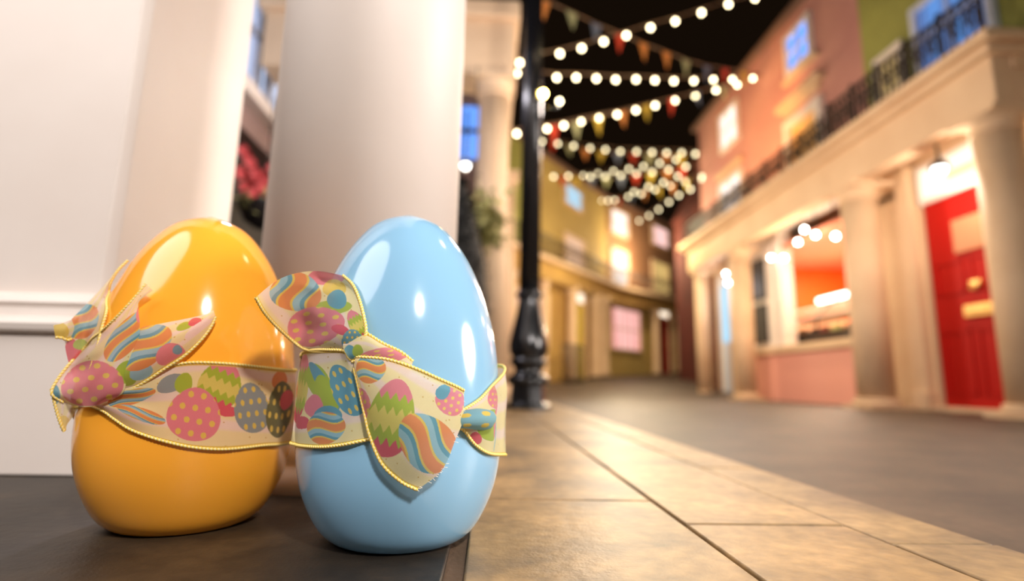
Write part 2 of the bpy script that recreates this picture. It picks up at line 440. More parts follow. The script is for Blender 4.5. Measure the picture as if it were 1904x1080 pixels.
# ------------------------------------------------------------------ lamp post
def lamp_post():
    x, y = .196, 2.67
    t = thing('lamp_post', 'black cast iron lamp post with bulbous base standing near the kerb', 'lamp post', (x, y, 0))
    b = MB(); b.lathe([(.115, 0), (.115, .018), (.105, .026), (.088, .03), (.084, .10), (.086, .115)], (x, y, 0), 8); b.build('foot', BLACK, t, bevel=.003)
    b = MB()
    P = [(.080, .112), (.098, .118), (.103, .13), (.103, .145), (.094, .155), (.078, .165), (.070, .18), (.072, .20), (.084, .21), (.092, .22), (.092, .232), (.084, .24), (.078, .247),
         (.084, .254), (.094, .27), (.097, .29), (.097, .315), (.092, .345), (.083, .385), (.073, .43), (.064, .47), (.058, .505), (.055, .53), (.055, .548)]
    b.lathe(P, (x, y, 0), 48); b.build('baluster', BLACK, t)
    b = MB(); b.lathe([(.055, .546), (.066, .55), (.071, .557), (.071, .566), (.064, .573), (.050, .578)], (x, y, 0), 48); b.build('collar', BLACK, t)
    b = MB()
    n = 12; vs = []; fs = []
    N_ = 96
    for z, r in ((.575, .051), (3.1, .046)):
        for i in range(N_):
            a = 2 * pi * i / N_
            rr = r * (1 + .045 * abs(cos(n * a / 2)))
            vs.append((x + rr * cos(a), y + rr * sin(a), z))
    for i in range(N_): fs.append((i, (i + 1) % N_, (i + 1) % N_ + N_, i + N_))
    fs += [tuple(range(N_ - 1, -1, -1)), tuple(range(N_, 2 * N_))]
    b.add(vs, fs, True); b.build('shaft', BLACK, t)
    b = MB(); b.lathe([(.05, 3.1), (.07, 3.12), (.07, 3.14), (.04, 3.17), (.04, 3.25)], (x, y, 0), 32); b.build('top_collar', BLACK, t)
    b = MB(); b.lathe([(.09, 3.25), (.10, 3.27), (.15, 3.6), (.16, 3.62), (.08, 3.74), (.02, 3.78), (.02, 3.84)], (x, y, 0), 6); b.build('lantern', BLACK, t)
    # two small gold floodlights clamped on a bracket
    t2 = thing('floodlight', 'small gold glowing floodlight clamped to the right side of the lamp post', 'light', (x + .048, y - .02, 1.62))
    b = MB(); b.tube([(x + .03, y - .03, 1.60), (x + .052, y - .03, 1.605), (x + .055, y - .03, 1.625)], .005); b.build('bracket', BLACK, t2)
    b = MB(); b.ball((x + .055, y - .03, 1.645), .019); b.build('bulb', GOLDB, t2)
    t3 = thing('floodlight', 'paler small floodlight bulb just right of the gold one on the arm', 'light', (x + .14, y + .04, 1.62))
    b = MB(); b.tube([(x + .03, y + .03, 1.60), (x + .14, y + .05, 1.61), (x + .149, y + .05, 1.63)], .005); b.build('bracket', BLACK, t3)
    b = MB(); b.ball((x + .152, y + .04, 1.645), .013); b.build('bulb', BULB, t3)
lamp_post()

# ------------------------------------------------------------------ second portico on the left
column((-.01, 3.82), .118, 2.41, 'cream round column of the next porch seen right of the thick front column', STONE_W, group=None)
column((.13, 5.7), .11, 2.41, 'further cream porch column half hidden by the lamp post', STONE_W)
t = thing('porch_entablature', 'cream entablature resting on the next porch columns left of the lamp post', 'entablature', (-.7, 5, 2.41))
b = MB(); b.box(-1.75, .13, 3.72, 4.02, 2.41, 2.86); b.box(-.12, .13, 4.02, 6.4, 2.41, 2.86); b.build('frieze', STONE_W, t, bevel=.01)
b = MB(); b.box(-1.8, .17, 3.66, 4.08, 2.86, 3.0); b.box(-.16, .17, 4.08, 6.4, 2.86, 3.0); b.build('cornice', STONE_W, t, bevel=.02)
def left_shop():
    t = thing('shop_building', 'pale blue and white shop seen through the gap left of the thick column', 'building', (-2.1, 4.5, 0))
    b = MB(); b.box(-2.4, -2.0, 1.6, 7.4, 0, 3.6); b.build('wall', GREYB, t)
    b = MB(); b.box(-2.0, -1.66, 1.6, 7.4, 2.02, 2.12); b.build('cornice', FRAMEW, t, bevel=.01)
    b = MB(); b.box(-2.0, -1.78, 1.6, 7.4, 1.86, 2.02); b.build('soffit_board', MAUVE, t)
    for i, (a, c) in enumerate(((1.9, 3.1), (3.25, 4.0), (4.3, 5.4))):
        f = MB(); f.box(-2.0, -1.95, a, c, 2.2, 3.4)
        fo = f.build('window', glow('pale_blue_window_%d' % i, (.60, .70, .95, 1), .62), t)
        g = MB()
        for yy in (a, (a + c) / 2, c): g.box(-1.96, -1.90, yy - .03, yy + .03, 2.15, 3.45)
        for zz in (2.17, 2.8, 3.42): g.box(-1.96, -1.90, a - .03, c + .03, zz - .025, zz + .025)
        g.build('window_frame', BLUEFR, fo)
    b = MB(); b.box(-2.0, -1.97, 1.9, 6.9, .55, 1.8); b.build('shop_window', DARK, t)
    b = MB(); b.box(-1.99, -1.93, 1.8, 7.0, .45, .55); b.build('sill', DARK, t)
    t4 = thing('window_bay', 'blue glowing window between the thick column and the next porch column', 'window', (-.6, 6.9, 1.9))
    b = MB(); b.box(-1.6, -.05, 7.0, 7.3, 0, 4.3); b.build('wall', MAUVE, t4)
    b = MB(); b.box(-.75, -.22, 6.96, 7.0, 3.15, 3.9); w_ = b.build('window', W_BLUE, t4)
    b = MB(); b.box(-.77, -.20, 6.93, 6.97, 3.50, 3.56); b.box(-.50, -.47, 6.93, 6.97, 3.15, 3.9); b.build('window_bar', GREYB, w_)
left_shop()
def globe_lamp(x, y, z, r, label, drop, light=None, col=(1, .8, .55)):
    t = thing('globe_lamp', label, 'lamp', (x, y, z))
    b = MB(); b.ball((x, y, z), r, 24, 14); b.build('globe', GLOBE, t)
    b = MB(); b.lathe([(r * 1.02, r * .2), (r * 1.5, r * .1), (r * 1.5, r * .5), (r * 1.1, r * 1.2), (r * .35, r * 1.6), (r * .3, r * 2.2)], (x, y, z), 24); b.build('hood', BLACK, t)
    b = MB(); b.tube([(x, y, z + r * 1.5), (x, y, z + drop)], .012); b.build('rod', BLACK, t)
    b = MB(); b.ball((x, y, z - r * 1.15), r * .22, 10, 6); b.build('finial', BLACK, t)
    if light: lamp('POINT', (x, y - .0, z - r * 1.6), light, col, .05, name='globe_lamp_light')
    return t
globe_lamp(-.24, 4.3, 1.92, .035, 'small white globe lamp hanging in the next porch beside the thick column', .5, 6)

def leaves(name, centre, ext, n, size, m, parent, seed, droop=0.):
    rnd = random.Random(seed)
    b = MB()
    for _ in range(n):
        a, q = rnd.uniform(0, 2 * pi), rnd.gauss(0, .5)
        u = Vector((rnd.gauss(0, .45), rnd.gauss(0, .45), rnd.gauss(0, .45)))
        p = Vector(centre) + Vector((u.x * ext[0], u.y * ext[1], u.z * ext[2]))
        d = Vector((rnd.gauss(0, 1), rnd.gauss(0, 1), rnd.gauss(0, .6) - droop)).normalized()
        s = d.cross(Vector((rnd.gauss(0, 1), rnd.gauss(0, 1), rnd.gauss(0, 1)))).normalized()
        L_ = size * rnd.uniform(.6, 1.3)
        nn = d.cross(s) * L_ * .12
        vs = [p, p + d * L_ * .35 + s * L_ * .28 + nn, p + d * L_ * .75 + s * L_ * .22 + nn, p + d * L_, p + d * L_ * .75 - s * L_ * .22 + nn, p + d * L_ * .35 - s * L_ * .28 + nn, p + d * L_ * .5]
        b.add(vs, [(0, 1, 6), (1, 2, 6), (2, 3, 6), (3, 4, 6), (4, 5, 6), (5, 0, 6)], True)
    return b.build(name, m, parent)
t = thing('hanging_basket', 'green leafy plant trailing from a small basket against the porch column beside the blue egg', 'plant', (-.08, 3.5, 1.35))
b = MB(); b.lathe([(.03, -.08), (.07, -.05), (.10, .02), (.105, .03)], (-.14, 3.5, 1.30), 20); b.build('basket', WICKER, t)
leaves('foliage', (-.07, 3.45, 1.20), (.14, .10, .19), 420, .065, LEAF, t, 3, .4)
leaves('trailing_stem', (.03, 3.5, 1.08), (.05, .05, .06), 60, .05, LEAF, t, 4, .8)
b = MB(); b.tube([(-.14, 3.5, 1.33), (-.14, 3.5, 1.9), (-.14, 3.62, 2.41)], .004); b.build('hanger', IRON, t)
t = thing('conical_shrub', 'dark conical clipped shrub in a pot between the thick column and the porch column', 'shrub', (-.20, 3.1, 0))
b = MB(); b.lathe([(.11, 0), (.12, .02), (.15, .24), (.16, .25), (.16, .28), (.14, .28)], (-.20, 3.1, 0), 24); b.build('pot', DARK, t)
b = MB(); b.lathe([(.02, .26), (.17, .30), (.19, .55), (.15, .85), (.09, 1.10), (.02, 1.32)], (-.20, 3.1, 0), 24); b.build('core', LEAFD, t)
b = MB(); rnd = random.Random(5)
for i in range(1500):
    z = rnd.uniform(.3, 1.32); r = np.interp(z, [.3, .55, .85, 1.10, 1.33], [.17, .19, .15, .09, .02]); a = rnd.uniform(0, 2 * pi)
    p = Vector((-.20 + r * cos(a), 3.1 + r * sin(a), z)); d = Vector((cos(a), sin(a), rnd.uniform(-.2, .9))).normalized(); s = d.cross(Vector((0, 0, 1))).normalized()
    b.add([p, p + d * .015 + s * .008, p + d * .04, p + d * .015 - s * .008], [(0, 1, 2, 3)])
b.build('foliage', LEAFD, t)
t = thing('flower_basket', 'hanging basket of coral pink flowers in the gap left of the thick column', 'flowers', (-1.5, 3.45, 1.3))
b = MB(); b.lathe([(.04, -.14), (.11, -.10), (.16, 0), (.165, .015)], (-1.5, 3.45, 1.22), 24); b.build('basket', DARK, t)
leaves('foliage', (-1.48, 3.45, 1.22), (.15, .14, .10), 200, .07, LEAF, t, 9)
b = MB(); rnd = random.Random(2)
for _ in range(60):
    p = Vector((-1.5 + rnd.gauss(0, .09), 3.45 + rnd.gauss(0, .1), 1.38 + rnd.gauss(0, .07)))
    for k in range(7):
        a = 2 * pi * k / 7 + rnd.random(); d = Vector((cos(a), -.4, sin(a))).normalized(); s = d.cross(Vector((0, 1, 0))).normalized(); L_ = .045
        b.add([p, p + d * L_ * .5 + s * L_ * .35, p + d * L_, p + d * L_ * .5 - s * L_ * .35], [(0, 1, 2, 3)])
b.build('blossom', PETAL, t)
b = MB(); b.tube([(-1.5, 3.45, 1.3), (-1.5, 3.45, 2.0)], .006); b.build('hanger', IRON, t)

# ------------------------------------------------------------------ right hand building
def pane(mb, X, y0, y1, z0, z1): mb.box(X, X + .02, y0, y1, z0, z1)
def frame_bars(X, y0, y1, z0, z1, w=.035, ny=1, nz=1, d=.04):
    b = MB()
    for i in range(ny + 2):
        y = y0 + (y1 - y0) * i / (ny + 1); ww = w if i in (0, ny + 1) else w * .25
        b.box(X - d, X + .01, y - ww / 2, y + ww / 2, z0 - w / 2, z1 + w / 2)
    for i in range(nz + 2):
        z = z0 + (z1 - z0) * i / (nz + 1); ww = w if i in (0, nz + 1) else w * .25
        b.box(X - d * .9, X + .01, y0, y1, z - ww / 2, z + ww / 2)
    return b
def right_building():
    Z0 = -.05
    t = thing('terrace_building', 'pink and olive stuccoed terrace with cream ground floor colonnade on the right', 'building', (4.2, 6.3, Z0))
    # upper walls
    b = MB(); b.box(4.0, 7.4, 5.2, 9.75, 2.6, 5.12); b.build('pink_wall', PINKW, t)
    b = MB(); b.box(4.0, 7.4, 2.6, 5.2, 2.6, 5.6); b.build('olive_wall', GREENW, t)
    b = MB(); b.box(3.90, 7.5, 5.2, 9.85, 5.10, 5.2); b.build('roof', ROOF, t, bevel=.01)
    # entablature: main run plus projecting near porch with its end facing the street
    b = MB()
    b.box(3.57, 3.74, 3.40, 9.42, 2.17, 2.56); b.box(3.74, 4.15, 3.40, 3.56, 2.17, 2.56); b.box(3.74, 4.15, 9.27, 9.42, 2.17, 2.56)
    b.build('frieze', STONE_W, t, bevel=.01)
    b = MB()
    b.box(3.50, 4.1, 3.34, 9.50, 2.53, 2.60); b.box(3.44, 4.1, 3.28, 9.56, 2.60, 2.68)
    b.build('cornice', STONE_W, t, bevel=.015)
    b = MB(); b.box(3.72, 7.4, 3.38, 9.75, 2.44, 2.64); b.box(4.1, 7.4, 2.6, 3.38, 2.44, 2.64); b.build('balcony_floor', STONE_W, t)
    # ground floor walls
    b = MB()
    b.box(4.1, 4.25, 2.6, 4.0, Z0, 2.5); b.box(4.1, 4.25, 4.80, 5.72, Z0, 2.5); b.box(4.1, 4.25, 3.99, 4.81, 2.26, 2.5)
    b.build('ground_floor_wall', STONE_W, t)
    b = MB()
    b.box(4.1, 4.25, 8.25, 9.0, Z0, 2.5); b.box(4.1, 4.25, 9.5, 9.75, Z0, 2.5); b.box(4.1, 4.25, 8.99, 9.51, 2.1, 2.5)
    b.box(4.24, 7.4, 9.65, 9.75, Z0, 2.6)
    b.build('ground_floor_wall', STONE_W, t)
    b = MB(); b.box(4.07, 4.25, 5.72, 8.25, Z0, .60); b.build('pink_counter_front', PINKPANEL, t)
    b = MB(); b.box(4.02, 4.30, 5.70, 8.3, .60, .70); b.build('counter_sill', STONE_W, t, bevel=.01)
    b = MB(); b.box(4.08, 4.25, 7.32, 8.28, .70, 2.5); b.build('board_panel', FRAMEW, t)
    b = MB(); b.box(4.06, 4.25, 5.72, 5.80, .70, 2.45); b.box(4.06, 4.25, 7.26, 7.34, .70, 2.45); b.box(4.06, 4.25, 5.72, 7.34, 2.36, 2.50); b.build('shop_window_frame', FRAMEW, t)
    # shop interior
    b = MB()
    b.box(5.9, 6.0, 5.0, 8.5, .6, 2.1); b.box(4.25, 6.0, 8.4, 8.5, .6, 2.1); b.box(4.25, 6.0, 5.0, 5.1, .6, 2.1)
    b.build('shop_inner_wall', ORANGE, t)
    b = MB(); b.box(5.8, 5.9, 5.1, 8.4, .6, 1.38); b.box(4.25, 5.8, 8.32, 8.4, .6, 1.20); b.build('tiled_splashback', STONE_W, t)
    b = MB(); b.box(4.1, 6.0, 5.0, 8.5, 2.06, 2.12); b.build('shop_ceiling', SALMON, t)
    b = MB(); b.box(4.25, 6.0, 5.0, 8.5, .5, .6); b.build('shop_floor', STONE_W, t)
    # inner blue-lit door at far end
    b = MB(); b.box(4.16, 4.2, 9.0, 9.5, Z0, 2.1); d2 = b.build('glazed_door', BLUEFR, t)
    b = MB(); b.box(4.15, 4.17, 9.1, 9.4, .9, 1.9); b.build('pane', W_CYAN, d2)
    b = MB(); b.box(4.05, 4.1, 9.52, 9.60, Z0, 2.17); b.build('drainpipe', REDBRICK, t)
    # pilasters beside the door
    b = MB()
    for y0, y1 in ((4.83, 4.98), (3.78, 3.98)):
        b.box(4.02, 4.12, y0, y1, Z0, 2.28); b.box(3.99, 4.12, y0 - .02, y1 + .02, Z0, .12); b.box(3.98, 4.12, y0 - .02, y1 + .02, 2.2, 2.28)
    b.build('door_pilaster', STONE_W, t, bevel=.005)
    # red front door
    b = MB(); b.box(4.13, 4.18, 4.0, 4.78, Z0, 1.87); d = b.build('front_door', REDDOOR, t, bevel=.004)
    for z0, z1 in ((.1, .66), (.98, 1.28)):
        for y0, y1 in ((4.06, 4.36), (4.43, 4.72)):
            b = MB(); b.box(4.118, 4.135, y0, y1, z0, z0 + .02); b.box(4.118, 4.135, y0, y1, z1 - .02, z1); b.box(4.118, 4.135, y0, y0 + .02, z0, z1); b.box(4.118, 4.135, y1 - .02, y1, z0, z1)
            b.build('door_panel', REDDOOR, d)
    b = MB(); b.box(4.105, 4.13, 4.16, 4.48, 1.33, 1.63); b.build('door_plaque', PLAQUE, d, bevel=.005)
    b = MB(); b.box(4.10, 4.13, 4.17, 4.45, .76, .86); b.box(4.09, 4.10, 4.22, 4.40, .79, .83); b.build('letterbox', BRASS, d, bevel=.003)
    b = MB(); b.tube([(4.10, 4.27, 1.04), (4.08, 4.29, .99), (4.08, 4.33, .99), (4.10, 4.35, 1.04)], .012); b.box(4.10, 4.13, 4.26, 4.36, 1.02, 1.06); b.build('door_knocker', BRASS, d)
    b = MB(); b.box(4.02, 4.3, 3.95, 4.85, Z0, -.01); b.build('doorstep', STONE_W, t, bevel=.005)
    b = MB(); b.box(4.15, 4.17, 4.03, 4.77, 1.93, 2.22); f = b.build('fanlight', W_FAN, t)
    b = MB(); b.box(4.10, 4.15, 3.98, 4.82, 1.87, 1.93); b.box(4.10, 4.15, 3.98, 4.82, 2.22, 2.26); b.box(4.10, 4.15, 3.98, 4.03, 1.93, 2.22); b.box(4.10, 4.15, 4.77, 4.82, 1.93, 2.22); b.build('fanlight_frame', FRAMEW, f)
    b = MB(); b.box(4.135, 4.15, 4.22, 4.50, 2.03, 2.11); b.build('fanlight_lettering', glow('amber_sign', (1, .66, .28, 1), 1.0), f)
    # upper windows: (y0,y1,z0,z1, mat, name, bars)
    for y0, y1, z0, z1, m_, nz in ((6.03, 6.56, 4.32, 4.86, W_BLUE, 1), (8.06, 8.70, 4.16, 4.80, W_WHITE, 1), (8.04, 8.82, 2.68, 3.58, W_WHITE, 2), (4.66, 4.98, 2.68, 3.5, W_AMBER, 1), (3.72, 4.46, 2.68, 3.7, W_BLUEC, 2)):
        b = MB(); pane(b, 3.985, y0, y1, z0, z1); o = b.build('window', m_, t)
        frame_bars(3.985, y0, y1, z0, z1, .06, 1, nz).build('window_frame', BLUEFR if m_ is W_BLUEC else FRAMEW, o)
    # french window with pediment hood
    b = MB(); b.box(3.985, 4.01, 5.98, 6.62, 2.68, 3.58); o = b.build('french_window', mat('warm_blind', lin(235, 185, 115), .7), t)
    frame_bars(3.985, 5.95, 6.65, 2.66, 3.62, .10, 0, 0, .06).build('window_frame', FRAMEW, o)
    b = MB(); b.box(3.88, 4.0, 5.84, 6.80, 3.86, 3.95); b.box(3.93, 4.0, 5.92, 6.70, 3.78, 3.86); b.build('window_hood', STONE_W, t, bevel=.01)
    b = MB(); b.box(3.93, 4.0, 8.0, 8.92, 3.72, 3.80); b.build('window_hood', STONE_W, t, bevel=.01)
    b = MB(); b.box(3.92, 4.0, 5.9, 6.66, 4.20, 4.26); b.build('window_ledge', STONE_W, t, bevel=.01)
    # colonnade
    return t
rb = right_building()
for y, r, lab in ((9.27, .11, 'cream round column at the far end of the right hand colonnade'), (7.75, .145, 'cream column left of the blackboards on the right hand colonnade'),
                  (5.12, .165, 'stout cream column between shop hatch and red door'), (3.60, .15, 'near cream column cutting off the right side of the red door')):
    column((3.74, y), r, 2.22, lab, STONE_W, -.05, 'columns of the right hand colonnade')

def railing(name, label, pts_z0, X, y0, y1, z0, z1, n, scroll=True, group='balcony railings'):
    t = thing(name, label, 'railing', (X, (y0 + y1) / 2, z0), group)
    b = MB(); b.box(X - .014, X + .014, y0, y1, z1 - .03, z1); b.box(X - .01, X + .01, y0, y1, z0 + .03, z0 + .05); b.box(X - .01, X + .01, y0, y1, z1 - .12, z1 - .10); b.build('rail', IRON, t)
    for i in range(n + 1):
        y = y0 + (y1 - y0) * i / n
        b = MB()
        post = i % 5 == 0
        w_ = .014 if post else .007
        b.box(X - w_, X + w_, y - w_, y + w_, z0, z1 + (.04 if post else -.02))
        if scroll and not post and i % 5 in (1, 3):
            pts = [(X, y + .05 * cos(a) * (1 - a / 16), (z0 + z1) / 2 + .09 * sin(a) * (1 - a / 16)) for a in [k * .5 for k in range(18)]]
            b.tube(pts, .007, 6)
        b.build('baluster', IRON, t)
    return t
railing('balcony_railing', 'dark iron balcony railing in front of the pink upper wall on the right', 0, 3.56, 5.35, 9.40, 2.68, 3.04, 50)
railing('balcony_railing', 'dark iron balcony railing in front of the olive wall and blue curtained window', 0, 3.56, 3.42, 5.25, 2.68, 3.10, 26)
globe_lamp(3.72, 4.10, 1.955, .05, 'round white globe lantern with black hood hanging before the red door', .23, 14, (1, .86, .7))

def blackboard(z0, z1, label):
    t = thing('blackboard', label, 'blackboard', (4.06, 7.9, z0), 'menu boards')
    b = MB(); b.box(4.05, 4.08, 7.70, 8.10, z0, z1); b.build('board', BOARD, t)
    b = MB()
    for a in ((7.68, 7.71, z0 - .02, z1 + .02), (8.09, 8.12, z0 - .02, z1 + .02)): b.box(4.04, 4.08, *a)
    for a in ((7.70, 8.10, z0 - .02, z0 + .01), (7.70, 8.10, z1 - .01, z1 + .02)): b.box(4.04, 4.08, *a)
    b.build('board_frame', DARK, t)
blackboard(1.45, 2.02, 'dark menu blackboard, upper one beside the orange shop hatch')
blackboard(.80, 1.33, 'dark menu blackboard, lower one just above the counter sill')
# shop contents
lamp('AREA', (5.0, 7.2, 2.0), 40, (1, .80, .58), .5, (5.1, 7.2, 0), name='shop_ceiling_light')
t = thing('display_case', 'glazed food display case lit by a tube inside the orange shop hatch', 'display case', (4.6, 7.0, .7))
b = MB(); b.box(4.32, 5.0, 5.9, 8.1, .6, .86); b.build('tray', STEEL, t, bevel=.01)
b = MB(); b.box(4.38, 4.95, 5.98, 8.05, 1.08, 1.10); b.box(4.6, 5.0, 5.98, 8.05, 1.24, 1.27); b.build('shelf', FRAMEW, t)
for y in (6.0, 7.0, 8.02):
    b = MB(); b.tube([(4.36, y, .86), (4.40, y, 1.10), (4.75, y, 1.40)], .012); b.build('support', STEEL, t)
b = MB(); b.tube([(4.72, 6.15, 1.37), (4.72, 7.45, 1.37)], .035, 12); b.build('light_tube', TUBE, t)
rnd = random.Random(11)
for i in range(9):
    y = 6.05 + i * .235
    o = MB(); o.lathe([(.05, 0), (.085, .015), (.09, .05), (.075, .07), (.04, .10), (.001, .115)], (4.5 + rnd.uniform(-.05, .05), y, .86), 16)
    o = o.build('food_bowl', (FOODR, STEEL, WICKER, LEAF)[i % 4], None)
    tag(o, ('red sauced', 'steel grey', 'brown wicker', 'green leafy')[i % 4] + ' food bowl, ' + ('nearest', 'second', 'third', 'fourth', 'fifth', 'sixth', 'seventh', 'eighth', 'farthest')[i] + ' along the counter inside the orange shop hatch', 'bowl', 'bowls of food on the shop counter')
def shop_bulb(p, top, lab):
    t = thing('pendant_bulb', lab, 'bulb', p, 'bare bulbs over the shop hatch')
    b = MB(); b.ball(p, .028, 16, 10); b.build('bulb', SHOPB, t)
    b = MB(); b.tube([(p[0], p[1], p[2] + .02), (p[0], p[1], top)], .005); b.build('flex', IRON, t)
for p, lab in (((3.95, 6.42, 2.11), 'topmost bare white bulb above the orange shop hatch'), ((3.95, 6.20, 1.98), 'middle bare white bulb of the right hand three above the shop hatch'), ((3.95, 5.83, 1.86), 'rightmost bare white bulb beside the stout column over the shop hatch'),
               ((3.95, 6.58, 1.99), 'bare white bulb below and left of the topmost one at the shop hatch'), ((3.95, 7.25, 1.94), 'leftmost bare white bulb over the shop hatch, beside the upper blackboard'), ((3.95, 6.93, 1.86), 'bare white bulb at the top left corner of the orange hatch opening')): shop_bulb(p, 2.44, lab)
for p, lab in (((3.9, 8.6, 1.98), 'upper of two bare bulbs in the far bay left of the blackboards'), ((3.9, 8.55, 1.82), 'lower dimmer of two bare bulbs in the far bay left of the blackboards')): shop_bulb(p, 2.44, lab)
lamp('POINT', (3.82, 6.4, 1.6), 22, (1, .78, .5), .05, name='shop_bulbs_light')
lamp('POINT', (3.9, 8.7, 1.75), 5, (.85, .85, 1), .05, name='far_bulbs_light')
lamp('SPOT', (2.3, 6.6, 3.0), 130, (1, .50, .16), .08, (4.0, 7.3, 4.0), 75, name='orange_wall_wash')

# ------------------------------------------------------------------ crescent at the end of the street
def crescent_frame(a, c):
    a = Vector((a[0], a[1], 0)); c = Vector((c[0], c[1], 0)); d = (c - a).normalized(); n = Vector((d.y, -d.x, 0))
    M = Matrix(((d.x, n.x, 0, a.x), (d.y, n.y, 0, a.y), (0, 0, 1, 0), (0, 0, 0, 1)))
    return M, (c - a).length
def house(a, c, zg0, zg1, zr0, zr1, m, label, windows, doors, floors, cols, railspan):
    M, L_ = crescent_frame(a, c)
    mid = M @ Vector((L_ / 2, 0, 0)); t = thing('terraced_house', label, 'building', (mid.x, mid.y, zg0))
    lo = min(zg0, zg1) - .25
    b = MB(M); e = .02
    b.add([(0, 0, lo), (L_, 0, lo), (L_, 0, zr1), (0, 0, zr0), (0, -.7, lo), (L_, -.7, lo), (L_, -.7, zr1), (0, -.7, zr0)],
          [(0, 1, 2, 3), (7, 6, 5, 4), (0, 4, 5, 1), (1, 5, 6, 2), (2, 6, 7, 3), (3, 7, 4, 0)])
    b.build('wall', m, t)
    b = MB(M); b.add([(0, .08, zr0), (L_, .08, zr1), (L_, .08, zr1 + .09), (0, .08, zr0 + .09), (0, -.7, zr0), (L_, -.7, zr1), (L_, -.7, zr1 + .09), (0, -.7, zr0 + .09)],
          [(0, 1, 2, 3), (7, 6, 5, 4), (0, 4, 5, 1), (1, 5, 6, 2), (2, 6, 7, 3), (3, 7, 4, 0)]); b.build('roof', ROOF, t)
    z0, z1 = floors
    b = MB(M); b.add([(0, 0, z0 - .42), (L_, 0, z1 - .42), (L_, .30, z1 - .42), (0, .30, z0 - .42), (0, 0, z0 - .08), (L_, 0, z1 - .08), (L_, .30, z1 - .08), (0, .30, z0 - .08)],
          [(0, 1, 2, 3), (7, 6, 5, 4), (0, 4, 5, 1), (1, 5, 6, 2), (2, 6, 7, 3), (3, 7, 4, 0)]); b.build('frieze', BUFF, t)
    b = MB(M); b.add([(0, 0, z0 - .08), (L_, 0, z1 - .08), (L_, .42, z1 - .08), (0, .42, z0 - .08), (0, 0, z0), (L_, 0, z1), (L_, .42, z1), (0, .42, z0)],
          [(0, 1, 2, 3), (7, 6, 5, 4), (0, 4, 5, 1), (1, 5, 6, 2), (2, 6, 7, 3), (3, 7, 4, 0)]); b.build('cornice', STONE_W, t)
    b = MB(M); b.add([(0, 0, lo), (L_, 0, lo), (L_, .015, lo), (0, .015, lo), (0, 0, z0 - .42), (L_, 0, z1 - .42), (L_, .015, z1 - .42), (0, .015, z0 - .42)],
          [(0, 1, 2, 3), (7, 6, 5, 4), (0, 4, 5, 1), (1, 5, 6, 2), (2, 6, 7, 3), (3, 7, 4, 0)]); b.build('ground_floor_render', BUFF if m is not BROWNW else OCHRE, t)
    for s0, s1, w0, w1, wm in windows:
        b = MB(M); b.box(s0, s1, 0, .02, w0, w1); o = b.build('window', wm, t)
        g = MB(M)
        for s in (s0, s1): g.box(s - .04, s + .04, 0, .06, w0 - .04, w1 + .04)
        g.box(s0, s1, 0, .06, w1, w1 + .05); g.box(s0, s1, 0, .07, w0 - .05, w0); g.box(s0, s1, .02, .045, (w0 + w1) / 2 - .015, (w0 + w1) / 2 + .015)
        g.build('window_frame', STONE_W, o)
    for s0, s1, d0, d1, f1, dm in doors:
        b = MB(M); b.box(s0, s1, .0, .05, d0, d1); o = b.build('front_door', dm, t)
        b = MB(M); b.ball(((s1 - .08), .07, (d0 + d1) / 2), .03, 10, 6); b.build('door_knob', BRASS, o)
        b = MB(M); b.box(s0 - .04, s1 + .04, 0, .04, d1 + .06, f1); o = b.build('fanlight', W_FAN, t)
        b = MB(M); b.box(s0 - .12, s0 - .03, 0, .1, d0, f1 + .06); b.box(s1 + .03, s1 + .12, 0, .1, d0, f1 + .06); b.box(s0 - .12, s1 + .12, 0, .1, f1, f1 + .08); b.build('door_surround', STONE_W, t)
    for s, r, zb in cols:
        b = MB(M); b.lathe([(r * 1.3, 0), (r * 1.3, .08), (r, .12), (r * .95, floors[0] - .42 - zb - .1), (r * 1.3, floors[0] - .42 - zb - .04), (r * 1.3, max(floors) - .42 - zb)], (s, .16, zb), 20); b.build('column', STONE_W, t)
    s0, s1 = railspan
    n = int((s1 - s0) / .11)
    f = lambda s: z0 + (z1 - z0) * s / L_
    b = MB(M); b.tube([(s0, .36, f(s0) + .42), (s1, .36, f(s1) + .42)], .016, 6); b.tube([(s0, .36, f(s0) + .05), (s1, .36, f(s1) + .05)], .012, 6)
    b.tube([(s0, .36, f(s0) + .32), (s1, .36, f(s1) + .32)], .012, 6)
    rl = b.build('railing', IRON, t)
    for i in range(n + 1):
        s = s0 + (s1 - s0) * i / n
        b = MB(M); b.tube([(s, .36, f(s)), (s, .36, f(s) + .42)], .010, 5); b.build('baluster', IRON, rl)
    return t
A0, A1, A2, A3 = (-1.0, 7.7), (.96, 10.6), (3.04, 13.75), (6.2, 17.0)
house(A0, A1, .0, .18, 4.7, 4.86, GREENW, 'olive yellow curved terrace house nearest, partly behind the lamp post', [(1.2, 1.9, 3.5, 4.3, W_AMBER), (2.55, 3.25, .75, 1.85, W_PINK)], [], (2.50, 2.56), [(2.2, .09, .05), (3.42, .09, .15)], (.1, 3.45))
house(A1, A2, .18, .38, 4.86, 5.06, OCHRE, 'ochre terrace house with pale blue upper window and yellow door', [(1.15, 2.08, 3.99 + .2, 4.62, W_CYAN), (1.15, 2.20, 2.66, 3.44, W_PEACH), (.0, .34, .85, 1.9, W_PINK)], [(1.60, 2.10, .26, 1.93, 2.24, YELDOOR)], (2.56, 2.66), [(1.25, .12, .22), (2.55, .12, .3), (3.05, .14, .34)], (.05, 3.7))
